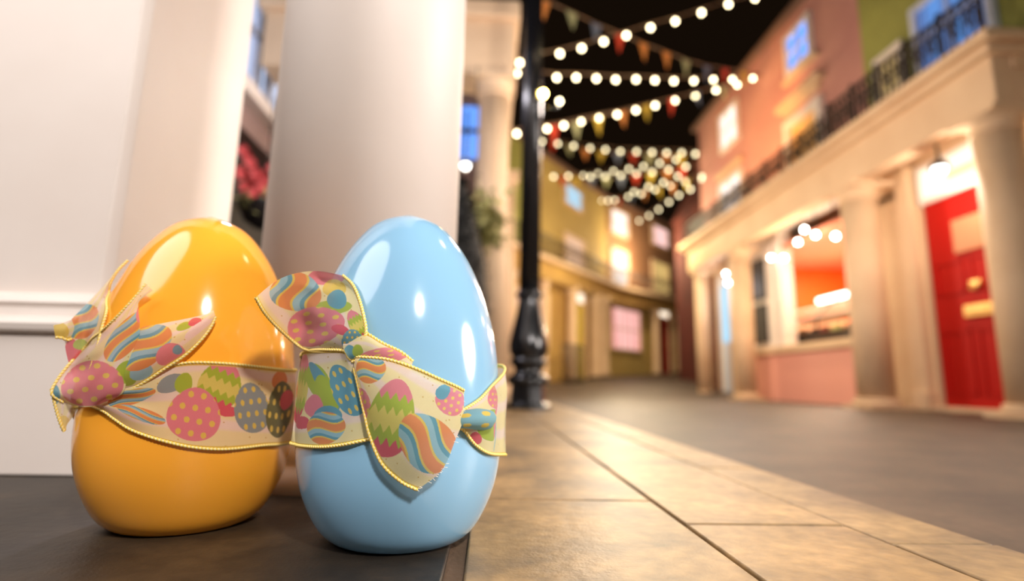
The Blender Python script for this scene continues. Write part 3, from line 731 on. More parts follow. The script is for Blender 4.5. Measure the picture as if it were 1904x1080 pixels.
house(A2, A3, .38, .60, 5.06, 5.2, BROWNW, 'brown terrace house with white and pink windows and red door at the street end', [(.18, 1.08, 4.22, 4.84, W_WHITE), (2.58, 3.6, 4.40, 4.95, W_PINK), (.2, 1.02, 2.74, 3.72, W_WHITE), (2.52, 3.58, 2.9, 3.82, W_AMBER), (.12, 1.68, 1.08, 2.14, W_CURT)], [(2.80, 3.40, .46, 2.14, 2.50, REDDOOR)], (2.66, 2.80), [(2.35, .1, .46), (3.95, .14, .56)], (.05, 4.4))
# low area railing by the ochre house
M, L_ = crescent_frame(A1, A2)
t = thing('area_railing', 'low dark street railing beside the yellow door right of the lamp post', 'railing', tuple(M @ Vector((.7, .5, .2))))
b = MB(M)
b.tube([(.1, .5, .85), (1.1, .5, .9)], .016, 6)
for i in range(12): b.tube([(.1 + i * .09, .5, .15), (.1 + i * .09, .5, .92)], .011, 5)
b.build('fence_panel', IRON, t)
# dark brick house behind the far end of the right terrace
t = thing('brick_house', 'unlit dark red brick house between the right terrace and the street end', 'building', (5.6, 11.7, .1))
b = MB(); b.box(4.72, 7.5, 10.1, 13.3, -.05, 4.3); b.build('wall', REDBRICK, t)
b = MB(); b.add([(4.66, 10.0, 4.3), (7.6, 10.0, 4.3), (7.6, 13.4, 4.3), (4.66, 13.4, 4.3), (5.5, 10.1, 6.3), (6.9, 10.1, 6.3), (6.9, 12.0, 6.3), (5.5, 12.0, 6.3)],
      [(3, 2, 1, 0), (0, 1, 5, 4), (1, 2, 6, 5), (2, 3, 7, 6), (3, 0, 4, 7), (4, 5, 6, 7)]); b.build('roof', REDBRICK, t)
b = MB(); b.box(5.2, 5.6, 12.6, 13.1, 4.5, 5.9); b.build('chimney', REDBRICK, t)

# ------------------------------------------------------------------ festoon lights and bunting
def extended(pts, k=1):
    p = [Vector(q) for q in pts]
    return [p[0] - (p[1] - p[0]) * .5] + p + [p[-1] + (p[-1] - p[-2]) * .9]
ORD = ['topmost string of warm bulbs, running up over the street to the upper right', 'second string of warm bulbs, running nearly level from the lamp post to the right roof', 'third string of warm bulbs, above the orange and red pennants near the lamp post',
       'fourth string of bulbs, nearly level, ending at the far corner of the right roof', 'string of small bulbs rising from mid street above the long faint one', 'long string of small bulbs starting low just right of the lamp post',
       'string of small bulbs starting above the brown house roof', 'short string of a few dim bulbs low over the street end', 'lowest and farthest string of bulbs, rising steeply from the brown house']
for (k, pts), lab in zip(STRINGS.items(), ORD):
    far = Vector(pts[0]).length > 9
    ext = extended(pts)
    r = .0235 if not far else .032
    t = thing('festoon_string', lab, 'string lights', pts[0], 'festoon strings over the street')
    b = MB(); b.tube([p + Vector((0, 0, r * 2.2)) for p in ext], .008 if not far else .007, 6); b.build('cable', CABLE, t)
    for p in pts:
        b = MB(); b.ball(p, r, 12, 8, 1.15); o = b.build('bulb', BULBD if far else BULB, t)
        b = MB(); b.lathe([(r * .45, r * .95), (r * .5, r * 1.2), (r * .45, r * 2.3)], p, 8); b.build('socket', CABLE, o)
PC = {'O': lin(250, 160, 80), 'G': lin(205, 205, 150), 'B': lin(120, 130, 150), 'R': lin(240, 80, 50), 'Y': lin(240, 205, 75)}
PM = {k: mat('pennant_cloth_' + n, v, .85) for (k, v), n in zip(PC.items(), ('orange', 'pale_green', 'grey_blue', 'red', 'yellow'))}
lab5 = ['row of large triangular pennants slanting down from top of lamp post to the right roof', 'row of bright pennants under the third string of bulbs', 'row of small dim pennants under the fourth string of bulbs', 'row of tiny dim pennants along the long low bulb string', 'short row of tiny pennants over the brown house']
for (k, (cols, pts)), lab in zip(BUNTING.items(), lab5):
    ext = extended(pts)
    t = thing('bunting', lab, 'bunting', pts[0], 'bunting over the street')
    b = MB(); b.tube(ext, .009, 6); b.build('cord', CABLE, t)
    P_ = [Vector(p) for p in pts]
    rnd = random.Random(len(k) + len(pts))
    for i, (c, p) in enumerate(zip(cols, P_)):
        d = (P_[min(i + 1, len(P_) - 1)] - P_[max(i - 1, 0)]).normalized()
        hw, hh = (.082, .25) if k in ('f1', 'f2') else (.095, .26)
        sw = Vector((rnd.uniform(-.03, .03), rnd.uniform(-.05, .02), 0))
        nrm = d.cross(Vector((0, 0, 1))).normalized() * .002
        b = MB(); vs = []
        for sgn in (1, -1):
            vs += [p - d * hw + nrm * sgn, p + nrm * sgn + Vector((0, 0, -.004)), p + d * hw + nrm * sgn, p + d * hw * .5 + Vector((0, 0, -hh * .5)) + sw * .4 + nrm * sgn, p + Vector((0, 0, -hh)) + sw + nrm * sgn, p - d * hw * .5 + Vector((0, 0, -hh * .5)) + sw * .4 + nrm * sgn]
        b.add(vs, [(0, 1, 5), (1, 2, 3), (1, 3, 5), (5, 3, 4), (11, 7, 6), (9, 8, 7), (11, 9, 7), (10, 9, 11)] + [(i_, (i_ + 1) % 6, (i_ + 1) % 6 + 6, i_ + 6) for i_ in range(6)])
        b.build('pennant', PM[c], t)
NETS = {
 'blue_band': dict(egg='b', st=(0, 1), rows=[
  [(-0.08198,0.38215,0.13412,690.0,674.0),(-0.08094,0.38123,0.12082,690.0,710.0),(-0.07994,0.3803,0.10811,690.0,745.0),(-0.07904,0.37983,0.09557,690.0,780.0),(-0.07813,0.37936,0.08285,690.0,816.0)],
  [(-0.09636,0.3827,0.13607,652.0,668.0),(-0.09467,0.38218,0.12423,654.0,700.0),(-0.09243,0.38068,0.10786,656.0,745.0),(-0.09183,0.38083,0.0935,655.0,785.0),(-0.09186,0.38044,0.07971,652.0,824.0)],
  [(-0.1016,0.38559,0.14172,641.0,653.0),(-0.10111,0.38607,0.12787,640.0,690.0),(-0.10037,0.3853,0.11013,638.0,738.0),(-0.10002,0.38449,0.0931,635.0,785.0),(-0.10058,0.38394,0.07778,630.0,828.0)],
  [(-0.115,0.39411,0.14287,612.0,650.5),(-0.11429,0.39354,0.12585,610.0,695.0),(-0.1127,0.38992,0.10904,608.0,740.0),(-0.11217,0.39044,0.09065,606.0,790.0),(-0.11327,0.39061,0.07577,600.0,831.0)],
  [(-0.13117,0.41016,0.14326,583.0,651.0),(-0.12996,0.40712,0.12574,580.0,695.0),(-0.129,0.40494,0.10832,577.0,740.0),(-0.12798,0.40304,0.08944,574.0,790.0),(-0.12825,0.403,0.0745,570.0,830.0)],
  [(-0.14667,0.43304,0.14215,563.0,656.0),(-0.1479,0.43338,0.12579,557.0,695.0),(-0.14795,0.43336,0.10717,553.0,740.0),(-0.14549,0.43005,0.08711,552.0,790.0),(-0.14101,0.42051,0.07349,552.0,827.0)],
  [(-0.14823,0.43666,0.1383,535.0,672.1),(-0.1487,0.43643,0.122,533.0,712.0),(-0.14923,0.43618,0.106,532.0,751.2),(-0.14964,0.43597,0.09,533.0,790.4),(-0.15055,0.43559,0.0735,534.0,830.8)],
  [(-0.15005,0.47561,0.1375,434.2,674.0),(-0.15099,0.47582,0.1217,434.2,712.7),(-0.15152,0.47596,0.1059,434.2,751.4),(-0.15196,0.47607,0.0901,434.2,790.2),(-0.15195,0.47611,0.0743,434.2,828.9)],
  [(-0.13252,0.5132,0.1375,326.2,674.0),(-0.1332,0.51396,0.1217,326.2,712.7),(-0.13357,0.51447,0.1059,326.2,751.4),(-0.13385,0.5149,0.0901,326.2,790.2),(-0.13379,0.51505,0.0743,326.2,828.9)],
  [(-0.09855,0.53698,0.1375,218.2,674.0),(-0.09872,0.5381,0.1217,218.2,712.7),(-0.09876,0.53884,0.1059,218.2,751.4),(-0.09875,0.53948,0.0901,218.2,790.2),(-0.0986,0.5397,0.0743,218.2,828.9)],
  [(-0.05724,0.5406,0.1375,110.2,674.0),(-0.05679,0.54177,0.1217,110.2,712.7),(-0.05642,0.54255,0.1059,110.2,751.4),(-0.05607,0.54321,0.0901,110.2,790.2),(-0.05579,0.54344,0.0743,110.2,828.9)],
  [(-0.01965,0.52307,0.1375,2.2,674.0),(-0.01865,0.52398,0.1217,2.2,712.7),(-0.01791,0.52459,0.1059,2.2,751.4),(-0.01724,0.52511,0.0901,2.2,790.2),(-0.01685,0.52528,0.0743,2.2,828.9)],
  [(0.00146,0.49556,0.1375,-87.8,674.0),(0.00278,0.49606,0.1217,-87.8,712.7),(0.00372,0.49639,0.1059,-87.8,751.4),(0.00457,0.49668,0.0901,-87.8,790.2),(0.00502,0.49678,0.0743,-87.8,828.9)],
  [(0.01226,0.469,0.1365,-160.0,676.5),(0.01234,0.46898,0.118,-160.0,721.8),(0.01306,0.46902,0.098,-160.0,770.8),(0.01391,0.46907,0.08,-160.0,814.9),(0.01463,0.46911,0.064,-160.0,854.1)],
  [(0.01288,0.45424,0.1303,937.0,693.0),(0.01582,0.45174,0.11494,943.0,728.0),(0.0149,0.4522,0.09668,940.0,770.0),(0.01443,0.45323,0.07944,938.0,810.0),(0.01476,0.45325,0.06461,938.0,845.0)],
  [(0.00309,0.42753,0.11964,915.0,717.0),(0.0055,0.42905,0.10808,920.0,745.0),(0.00414,0.42112,0.09345,916.0,782.0),(0.00407,0.4216,0.08029,915.0,815.0),(0.00233,0.421,0.06931,910.0,843.0)],
  [(-0.00564,0.41164,0.11003,893.0,741.0),(-0.00459,0.40728,0.10354,895.0,758.0),(-0.00505,0.40559,0.0932,893.0,785.0),(-0.00595,0.40477,0.08446,890.0,808.0),(-0.0081,0.40605,0.07708,884.0,827.0)],
  [(-0.01503,0.40032,0.10367,868.0,758.0),(-0.01404,0.39781,0.10001,870.0,768.0),(-0.01391,0.39854,0.09543,870.0,780.0),(-0.0145,0.39776,0.09096,868.0,792.0),(-0.01593,0.39831,0.08714,864.0,802.0)],
  [(-0.02092,0.39591,0.10075,852.0,766.0),(-0.02077,0.39499,0.09817,852.0,773.0),(-0.02067,0.39483,0.09556,852.0,780.0),(-0.02056,0.39465,0.09296,852.0,787.0),(-0.02052,0.39567,0.09028,852.0,794.0)],
 ]),
 'blue_front_tail': dict(egg='b', st=(0, 1), rows=[
  [(-0.09265,0.38075,0.13755,661.0,664.0),(-0.09242,0.37882,0.13562,660.0,669.0),(-0.09261,0.37861,0.13376,659.0,674.0),(-0.09285,0.3786,0.13192,658.0,679.0),(-0.09316,0.38041,0.13012,658.0,684.0)],
  [(-0.08609,0.37632,0.13749,676.0,664.0),(-0.088,0.37462,0.13372,669.0,674.0),(-0.08839,0.37442,0.12934,667.0,686.0),(-0.08855,0.37503,0.12427,666.0,700.0),(-0.08944,0.37849,0.11992,665.0,712.0)],
  [(-0.06932,0.37328,0.13625,720.0,668.0),(-0.07448,0.36887,0.12806,702.0,690.0),(-0.07792,0.36783,0.11804,690.0,718.0),(-0.08072,0.37051,0.10841,682.0,745.0),(-0.08332,0.3764,0.10068,677.0,766.0)],
  [(-0.05188,0.37574,0.13123,768.0,683.0),(-0.05856,0.3687,0.11948,745.0,715.0),(-0.06474,0.36553,0.10643,724.0,752.0),(-0.07154,0.36797,0.09475,704.0,785.0),(-0.07802,0.37495,0.08468,688.0,812.0)],
  [(-0.03452,0.38254,0.12397,816.0,704.0),(-0.04075,0.37366,0.11012,795.0,742.0),(-0.04808,0.36644,0.09525,770.0,785.0),(-0.05803,0.36709,0.08234,740.0,822.0),(-0.06893,0.37385,0.06766,710.0,862.0)],
  [(-0.02277,0.38971,0.11897,848.0,718.0),(-0.02523,0.38036,0.10077,838.0,768.0),(-0.03236,0.37326,0.08451,815.0,815.0),(-0.04382,0.37071,0.06914,780.0,860.0),(-0.05614,0.37515,0.05635,745.0,895.0)],
  [(-0.01714,0.39408,0.11601,863.0,726.0),(-0.01698,0.38866,0.09677,861.0,778.0),(-0.02167,0.3819,0.08204,846.0,820.0),(-0.0295,0.37948,0.06356,822.0,873.0),(-0.04523,0.37787,0.05053,776.0,911.0)],
 ]),
 'blue_upper_tail': dict(egg='b', st=(0, 1), rows=[
  [(-0.10232,0.38731,0.14029,640.0,657.0),(-0.09947,0.38457,0.14171,646.0,653.0),(-0.09671,0.382,0.1435,652.0,648.0),(-0.09388,0.38205,0.14544,660.0,643.0),(-0.09131,0.38327,0.14746,668.0,638.0)],
  [(-0.13621,0.4172,0.14316,576.0,652.0),(-0.12097,0.39704,0.14933,600.0,634.0),(-0.10832,0.38469,0.15476,625.0,618.0),(-0.09731,0.38078,0.15655,652.0,613.0),(-0.08682,0.3813,0.15421,680.0,620.0)],
  [(-0.15122,0.42751,0.14927,549.0,638.0),(-0.14237,0.42593,0.16364,572.0,604.0),(-0.12453,0.40146,0.16788,598.0,588.0),(-0.10676,0.3899,0.17121,636.0,577.0),(-0.08937,0.38424,0.16589,677.0,590.0)],
  [(-0.16025,0.41285,0.15978,516.0,609.0),(-0.15174,0.41567,0.17474,543.0,574.0),(-0.13938,0.41874,0.18559,578.0,550.0),(-0.11696,0.40337,0.18576,622.0,545.0),(-0.09591,0.39157,0.1812,667.0,553.0)],
  [(-0.16571,0.40038,0.1691,492.0,582.0),(-0.15709,0.40703,0.18405,524.0,548.0),(-0.14583,0.41373,0.19426,560.0,527.0),(-0.13196,0.42635,0.19915,604.0,522.0),(-0.10292,0.39806,0.19215,655.0,528.0)],
  [(-0.1693,0.39079,0.17912,475.0,553.0),(-0.16061,0.40065,0.19265,511.0,524.0),(-0.1506,0.4094,0.20084,546.0,509.0),(-0.13715,0.42224,0.206,590.0,504.0),(-0.11246,0.40661,0.20012,638.0,512.0)],
 ]),
 'blue_knot_flap': dict(egg='b', st=(0, 1), rows=[
  [(-0.10056,0.38743,0.1575,648.0,612.0),(-0.10221,0.38431,0.14956,640.0,632.0),(-0.10217,0.38271,0.14454,638.0,645.0),(-0.09862,0.38057,0.1389,645.0,660.0),(-0.09502,0.3822,0.13459,655.0,672.0)],
  [(-0.08816,0.38364,0.15515,678.0,618.0),(-0.08572,0.37773,0.14943,680.0,632.0),(-0.08652,0.37617,0.14447,676.0,645.0),(-0.0863,0.37661,0.13971,676.0,658.0),(-0.08734,0.37919,0.13537,674.0,670.0)],
  [(-0.0743,0.3805,0.14765,712.0,638.0),(-0.07325,0.37618,0.14403,712.0,647.0),(-0.07427,0.37492,0.14062,708.0,656.0),(-0.07569,0.37558,0.13768,704.0,664.0),(-0.07734,0.37739,0.13478,700.0,672.0)],
  [(-0.06178,0.38122,0.14198,745.0,654.0),(-0.06149,0.37791,0.13958,744.0,660.0),(-0.06191,0.3767,0.1373,742.0,666.0),(-0.0625,0.37646,0.13543,740.0,671.0),(-0.06358,0.37715,0.13286,737.0,678.0)],
  [(-0.05311,0.38316,0.13552,768.0,672.0),(-0.05326,0.38195,0.13435,767.0,675.0),(-0.05339,0.38075,0.13282,766.0,679.0),(-0.05366,0.38054,0.13132,765.0,683.0),(-0.05404,0.38131,0.12948,764.0,688.0)],
 ]),
 'blue_pinch_roll': dict(egg='b', path=[[-0.0201, 0.392, 0.09465, 0.0055, 853], [-0.01525, 0.3932, 0.09576, 0.0062, 866], [-0.00813, 0.3988, 0.09589, 0.0073, 885], [-0.00237, 0.40688, 0.09546, 0.0076, 900], [0.00122, 0.41395, 0.09506, 0.0062, 909], [0.00204, 0.41667, 0.0949, 0.003, 911]]),
 'yellow_band': dict(egg='y', st=(0, 1), rows=[
  [(-0.30579,0.43099,0.10672,160.0,734.0),(-0.30478,0.4299,0.10516,160.0,738.0),(-0.30363,0.42862,0.10361,160.0,742.0),(-0.30149,0.42713,0.10171,162.0,747.0),(-0.30063,0.42743,0.09973,164.0,752.0)],
  [(-0.29023,0.42267,0.11036,186.0,726.0),(-0.28606,0.41847,0.10698,188.0,735.0),(-0.28539,0.41937,0.10345,190.0,744.0),(-0.28331,0.41713,0.09967,190.0,754.0),(-0.28368,0.41965,0.09567,192.0,764.0)],
  [(-0.27688,0.4187,0.115,215.0,715.0),(-0.27251,0.4139,0.10927,216.0,730.0),(-0.27356,0.41674,0.10336,216.0,745.0),(-0.27114,0.41388,0.09695,215.0,762.0),(-0.27273,0.41721,0.08982,214.0,780.0)],
  [(-0.26228,0.41709,0.12121,252.0,700.0),(-0.25861,0.41326,0.11188,252.0,724.0),(-0.26014,0.41623,0.10362,250.0,745.0),(-0.2575,0.41319,0.09263,248.0,774.0),(-0.25856,0.41583,0.0825,246.0,800.0)],
  [(-0.24559,0.41914,0.12795,300.0,684.0),(-0.24301,0.4174,0.11567,300.0,715.0),(-0.24184,0.41838,0.10193,300.0,750.0),(-0.23976,0.41785,0.08802,300.0,786.0),(-0.23808,0.41841,0.07532,301.0,819.0)],
  [(-0.22781,0.4248,0.13255,354.0,674.0),(-0.22563,0.42514,0.11598,355.0,715.0),(-0.22343,0.42529,0.10002,356.0,755.0),(-0.22099,0.4257,0.08423,358.0,795.0),(-0.21856,0.42657,0.06972,361.0,832.0)],
  [(-0.2065,0.43867,0.13266,423.0,676.0),(-0.20495,0.43909,0.11634,423.0,715.0),(-0.20329,0.43933,0.09979,423.0,755.0),(-0.20168,0.43966,0.08342,423.0,795.0),(-0.20029,0.44041,0.06719,423.0,835.0)],
  [(-0.18778,0.46323,0.13078,491.0,683.0),(-0.18645,0.46385,0.1144,491.0,720.0),(-0.18517,0.46433,0.09906,491.0,755.0),(-0.18395,0.46515,0.08296,491.0,792.0),(-0.18298,0.46646,0.06737,491.0,828.0)],
  [(-0.18042,0.48679,0.12971,527.0,687.0),(-0.17919,0.48847,0.11433,528.0,720.0),(-0.17803,0.4893,0.09813,528.0,755.0),(-0.17728,0.48891,0.08123,526.0,792.0),(-0.17731,0.48778,0.06598,522.0,826.0)],
  [(-0.18172,0.52209,0.13,560.0,692.4),(-0.18049,0.52234,0.1137,560.0,732.3),(-0.17946,0.52252,0.0974,560.0,772.3),(-0.17866,0.52265,0.0811,560.0,812.2),(-0.17886,0.52251,0.0648,560.0,852.1)],
  [(-0.20301,0.55897,0.13,650.0,692.4),(-0.20203,0.55964,0.1137,650.0,732.3),(-0.20119,0.56015,0.0974,650.0,772.3),(-0.20051,0.5605,0.0811,650.0,812.2),(-0.20057,0.56012,0.0648,650.0,852.1)],
  [(-0.23989,0.58027,0.13,740.0,692.4),(-0.23933,0.58117,0.1137,740.0,732.3),(-0.23881,0.58188,0.0974,740.0,772.3),(-0.23836,0.58235,0.0811,740.0,812.2),(-0.23818,0.58183,0.0648,740.0,852.1)],
  [(-0.28248,0.58027,0.13,830.0,692.4),(-0.2824,0.58117,0.1137,830.0,732.3),(-0.28226,0.58188,0.0974,830.0,772.3),(-0.28207,0.58235,0.0811,830.0,812.2),(-0.2816,0.58183,0.0648,830.0,852.1)],
  [(-0.31936,0.55897,0.13,920.0,692.4),(-0.3197,0.55964,0.1137,920.0,732.3),(-0.31989,0.56015,0.0974,920.0,772.3),(-0.31992,0.5605,0.0811,920.0,812.2),(-0.31921,0.56012,0.0648,920.0,852.1)],
  [(-0.34065,0.52209,0.13,1010.0,692.4),(-0.34123,0.52234,0.1137,1010.0,732.3),(-0.34161,0.52252,0.0974,1010.0,772.3),(-0.34177,0.52265,0.0811,1010.0,812.2),(-0.34092,0.52251,0.0648,1010.0,852.1)],
  [(-0.3428,0.4864,0.128,1120.0,697.3),(-0.34326,0.48628,0.115,1120.0,729.1),(-0.34358,0.48617,0.102,1120.0,761.0),(-0.34383,0.48609,0.09,1120.0,790.4),(-0.3438,0.48605,0.078,1120.0,819.8)],
  [(-0.33412,0.45855,0.118,1160.0,721.8),(-0.33512,0.45791,0.112,1160.0,736.5),(-0.3361,0.45727,0.106,1160.0,751.2),(-0.33535,0.45764,0.1,1160.0,765.9),(-0.33458,0.45801,0.094,1160.0,780.6)],
  [(-0.31908,0.4424,0.10292,146.0,742.0),(-0.31759,0.44059,0.10177,146.0,745.0),(-0.31482,0.43756,0.1007,147.0,748.0),(-0.3133,0.43633,0.09915,148.0,752.0),(-0.31202,0.43546,0.09759,149.0,756.0)],
 ]),
 'yellow_pink_tail': dict(egg='y', st=(0,), rows=[
  [(-0.32964,0.44184,0.10028,118.0,748.0),(-0.32301,0.44446,0.09742,138.0,755.0),(-0.3011,0.4241,0.09789,156.0,757.0),(-0.28736,0.41634,0.09963,178.0,754.0),(-0.28097,0.4165,0.10245,196.0,747.0)],
  [(-0.33557,0.43724,0.10643,97.0,733.0),(-0.32553,0.43639,0.10541,120.0,736.0),(-0.30522,0.42501,0.10528,150.0,738.0),(-0.27868,0.40887,0.10695,190.0,736.0),(-0.26669,0.4121,0.10903,228.0,731.0)],
  [(-0.33563,0.43868,0.11501,103.0,712.0),(-0.32388,0.43662,0.11442,128.0,714.0),(-0.29995,0.42018,0.11415,158.0,716.0),(-0.27616,0.40709,0.11621,197.0,712.0),(-0.26494,0.41172,0.12032,236.0,702.0)],
  [(-0.33121,0.44337,0.12933,128.0,678.0),(-0.32058,0.44291,0.12659,152.0,685.0),(-0.28893,0.41445,0.12456,180.0,690.0),(-0.27367,0.40875,0.12554,210.0,688.0),(-0.26323,0.41289,0.13057,246.0,676.0)],
  [(-0.32401,0.44903,0.14513,161.0,642.0),(-0.29683,0.4237,0.13995,182.0,652.0),(-0.281,0.41349,0.13852,204.0,655.0),(-0.27048,0.4112,0.1406,228.0,650.0),(-0.26196,0.41505,0.14583,258.0,638.0)],
  [(-0.29528,0.42739,0.15881,199.0,607.0),(-0.28304,0.41882,0.15537,214.0,614.0),(-0.27513,0.4154,0.15442,228.0,616.0),(-0.26823,0.41408,0.15608,244.0,612.0),(-0.26434,0.41714,0.15973,260.0,604.0)],
  [(-0.28124,0.42289,0.17197,231.0,575.0),(-0.27624,0.41974,0.17085,238.0,577.0),(-0.27286,0.41883,0.17081,245.0,577.0),(-0.27081,0.41918,0.17174,251.0,575.0),(-0.26911,0.42,0.17314,257.0,572.0)],
  [(-0.27268,0.42329,0.18444,257.0,546.0),(-0.27112,0.42175,0.18296,258.0,549.0),(-0.27021,0.42123,0.18164,259.0,552.0),(-0.26919,0.42052,0.1803,260.0,555.0),(-0.26881,0.42082,0.1791,261.0,558.0)],
  [(-0.2682,0.42423,0.19236,272.0,528.0),(-0.26585,0.42269,0.19087,275.0,531.0),(-0.26403,0.42199,0.18952,278.0,534.0),(-0.2622,0.42128,0.18818,281.0,537.0),(-0.26102,0.42158,0.187,284.0,540.0)],
 ]),
 'yellow_right_tail': dict(egg='y', st=(1,), rows=[
  [(-0.28403,0.41863,0.11368,196.0,718.0),(-0.28139,0.41637,0.1114,198.0,724.0),(-0.27988,0.41576,0.1091,200.0,730.0),(-0.27853,0.41596,0.10679,203.0,736.0),(-0.27773,0.41699,0.10444,206.0,742.0)],
  [(-0.27307,0.41751,0.14092,232.0,650.0),(-0.26667,0.41277,0.13365,238.0,668.0),(-0.26123,0.40922,0.12736,244.0,684.0),(-0.25802,0.41031,0.12122,252.0,700.0),(-0.25586,0.41418,0.11582,262.0,714.0)],
  [(-0.26504,0.41831,0.15657,259.0,612.0),(-0.25534,0.41268,0.14822,272.0,632.0),(-0.24774,0.40938,0.141,284.0,650.0),(-0.24353,0.41096,0.13407,295.0,668.0),(-0.24197,0.41646,0.12716,305.0,686.0)],
  [(-0.25142,0.41917,0.16108,296.0,602.0),(-0.24315,0.41446,0.1551,308.0,616.0),(-0.23686,0.41295,0.14947,320.0,630.0),(-0.23267,0.41524,0.1433,332.0,646.0),(-0.23048,0.42045,0.13759,343.0,661.0)],
  [(-0.23699,0.42262,0.16514,338.0,594.0),(-0.23142,0.42065,0.16132,348.0,603.0),(-0.22655,0.41986,0.15765,358.0,612.0),(-0.22414,0.42226,0.15381,366.0,622.0),(-0.22234,0.42589,0.15001,374.0,632.0)],
  [(-0.22547,0.42841,0.16948,375.0,586.0),(-0.22255,0.42713,0.16771,380.0,590.0),(-0.22038,0.42665,0.16518,384.0,596.0),(-0.21912,0.42793,0.16282,388.0,602.0),(-0.21829,0.43009,0.16054,392.0,608.0)],
  [(-0.21886,0.43238,0.174,397.0,577.0),(-0.21783,0.43145,0.17262,398.0,580.0),(-0.21725,0.4314,0.17134,399.0,583.0),(-0.21666,0.43135,0.17007,400.0,586.0),(-0.21662,0.43238,0.16891,401.0,589.0)],
 ]),
 'yellow_left_tail': dict(egg='y', st=(1,), rows=[
  [(-0.3283,0.44909,0.11514,140.0,712.0),(-0.32606,0.45005,0.11773,148.0,706.0),(-0.31533,0.4392,0.12037,156.0,700.0),(-0.30578,0.43095,0.12292,166.0,694.0)],
  [(-0.3323,0.44375,0.13185,127.0,672.0),(-0.32793,0.44549,0.1354,142.0,664.0),(-0.32323,0.44862,0.13908,160.0,656.0),(-0.30269,0.43075,0.14105,180.0,650.0)],
  [(-0.3341,0.4401,0.14513,121.0,640.0),(-0.32825,0.44184,0.14965,140.0,630.0),(-0.32276,0.44592,0.15442,162.0,620.0),(-0.30326,0.43371,0.15884,190.0,608.0)],
  [(-0.33379,0.43837,0.15943,124.0,606.0),(-0.32719,0.44077,0.16414,146.0,596.0),(-0.32112,0.44544,0.16831,170.0,588.0),(-0.30412,0.43719,0.17117,198.0,580.0)],
  [(-0.32678,0.44451,0.17679,158.0,568.0),(-0.32234,0.44597,0.17976,172.0,562.0),(-0.31812,0.44841,0.1829,187.0,556.0),(-0.31679,0.45494,0.18756,202.0,548.0)],
  [(-0.31966,0.4514,0.19411,192.0,532.0),(-0.31819,0.45158,0.19508,196.0,530.0),(-0.31659,0.45166,0.19559,200.0,529.0),(-0.31652,0.45447,0.19702,205.0,527.0)],
  [(-0.31534,0.45592,0.20649,213.0,507.0),(-0.31431,0.4556,0.20691,215.0,506.0),(-0.31315,0.45509,0.2073,217.0,505.0),(-0.31324,0.45631,0.20847,219.0,503.0)],
  [(-0.31115,0.46013,0.2168,232.0,487.0),(-0.30998,0.45961,0.21719,234.0,486.0),(-0.30948,0.46009,0.21778,236.0,485.0),(-0.30898,0.46057,0.21837,238.0,484.0)],
 ]),
 'yellow_tip_tab': dict(egg='y', st=(1,), rows=[
  [(-0.33931,0.43217,0.15949,99.0,604.0),(-0.33803,0.43258,0.15453,101.0,616.0),(-0.33784,0.43431,0.15008,103.0,627.0)],
  [(-0.33598,0.43449,0.16067,112.0,602.0),(-0.33421,0.43375,0.15557,113.0,614.0),(-0.33467,0.4366,0.14992,115.0,628.0)],
  [(-0.33251,0.43797,0.16369,128.0,596.0),(-0.33032,0.43646,0.15677,128.0,612.0),(-0.33157,0.43985,0.14856,128.0,632.0)],
  [(-0.3297,0.44362,0.167,146.0,590.0),(-0.32814,0.44293,0.16004,146.0,606.0),(-0.32891,0.44538,0.15336,146.0,622.0)],
 ]),
 'yellow_low_flap': dict(egg='y', st=(0,), rows=[
  [(-0.33742,0.4382,0.11087,96.0,722.0),(-0.33379,0.43921,0.10847,106.0,728.0),(-0.32951,0.44064,0.10524,118.0,736.0),(-0.32655,0.44501,0.10187,132.0,744.0),(-0.31572,0.43859,0.09902,146.0,752.0)],
  [(-0.33572,0.43977,0.10269,100.0,742.0),(-0.33215,0.44071,0.10109,110.0,746.0),(-0.32865,0.44303,0.09861,122.0,752.0),(-0.3262,0.44677,0.09644,134.0,757.0),(-0.3145,0.43758,0.09584,146.0,760.0)],
  [(-0.33347,0.44202,0.09284,106.0,766.0),(-0.33142,0.44277,0.09162,112.0,769.0),(-0.32969,0.44451,0.09032,119.0,772.0),(-0.32779,0.44642,0.08983,127.0,773.0),(-0.32676,0.45014,0.08921,136.0,774.0)],
  [(-0.33095,0.44431,0.08378,113.0,788.0),(-0.33044,0.44488,0.08294,115.0,790.0),(-0.32973,0.44564,0.08248,118.0,791.0),(-0.32907,0.4464,0.08244,121.0,791.0),(-0.32872,0.44796,0.08314,125.0,789.0)],
  [(-0.32953,0.44687,0.0779,119.0,802.0),(-0.32881,0.44644,0.07795,120.0,802.0),(-0.32854,0.44663,0.07794,121.0,802.0),(-0.32893,0.44762,0.07825,122.0,801.0),(-0.32873,0.44781,0.07865,123.0,800.0)],
 ]),
}
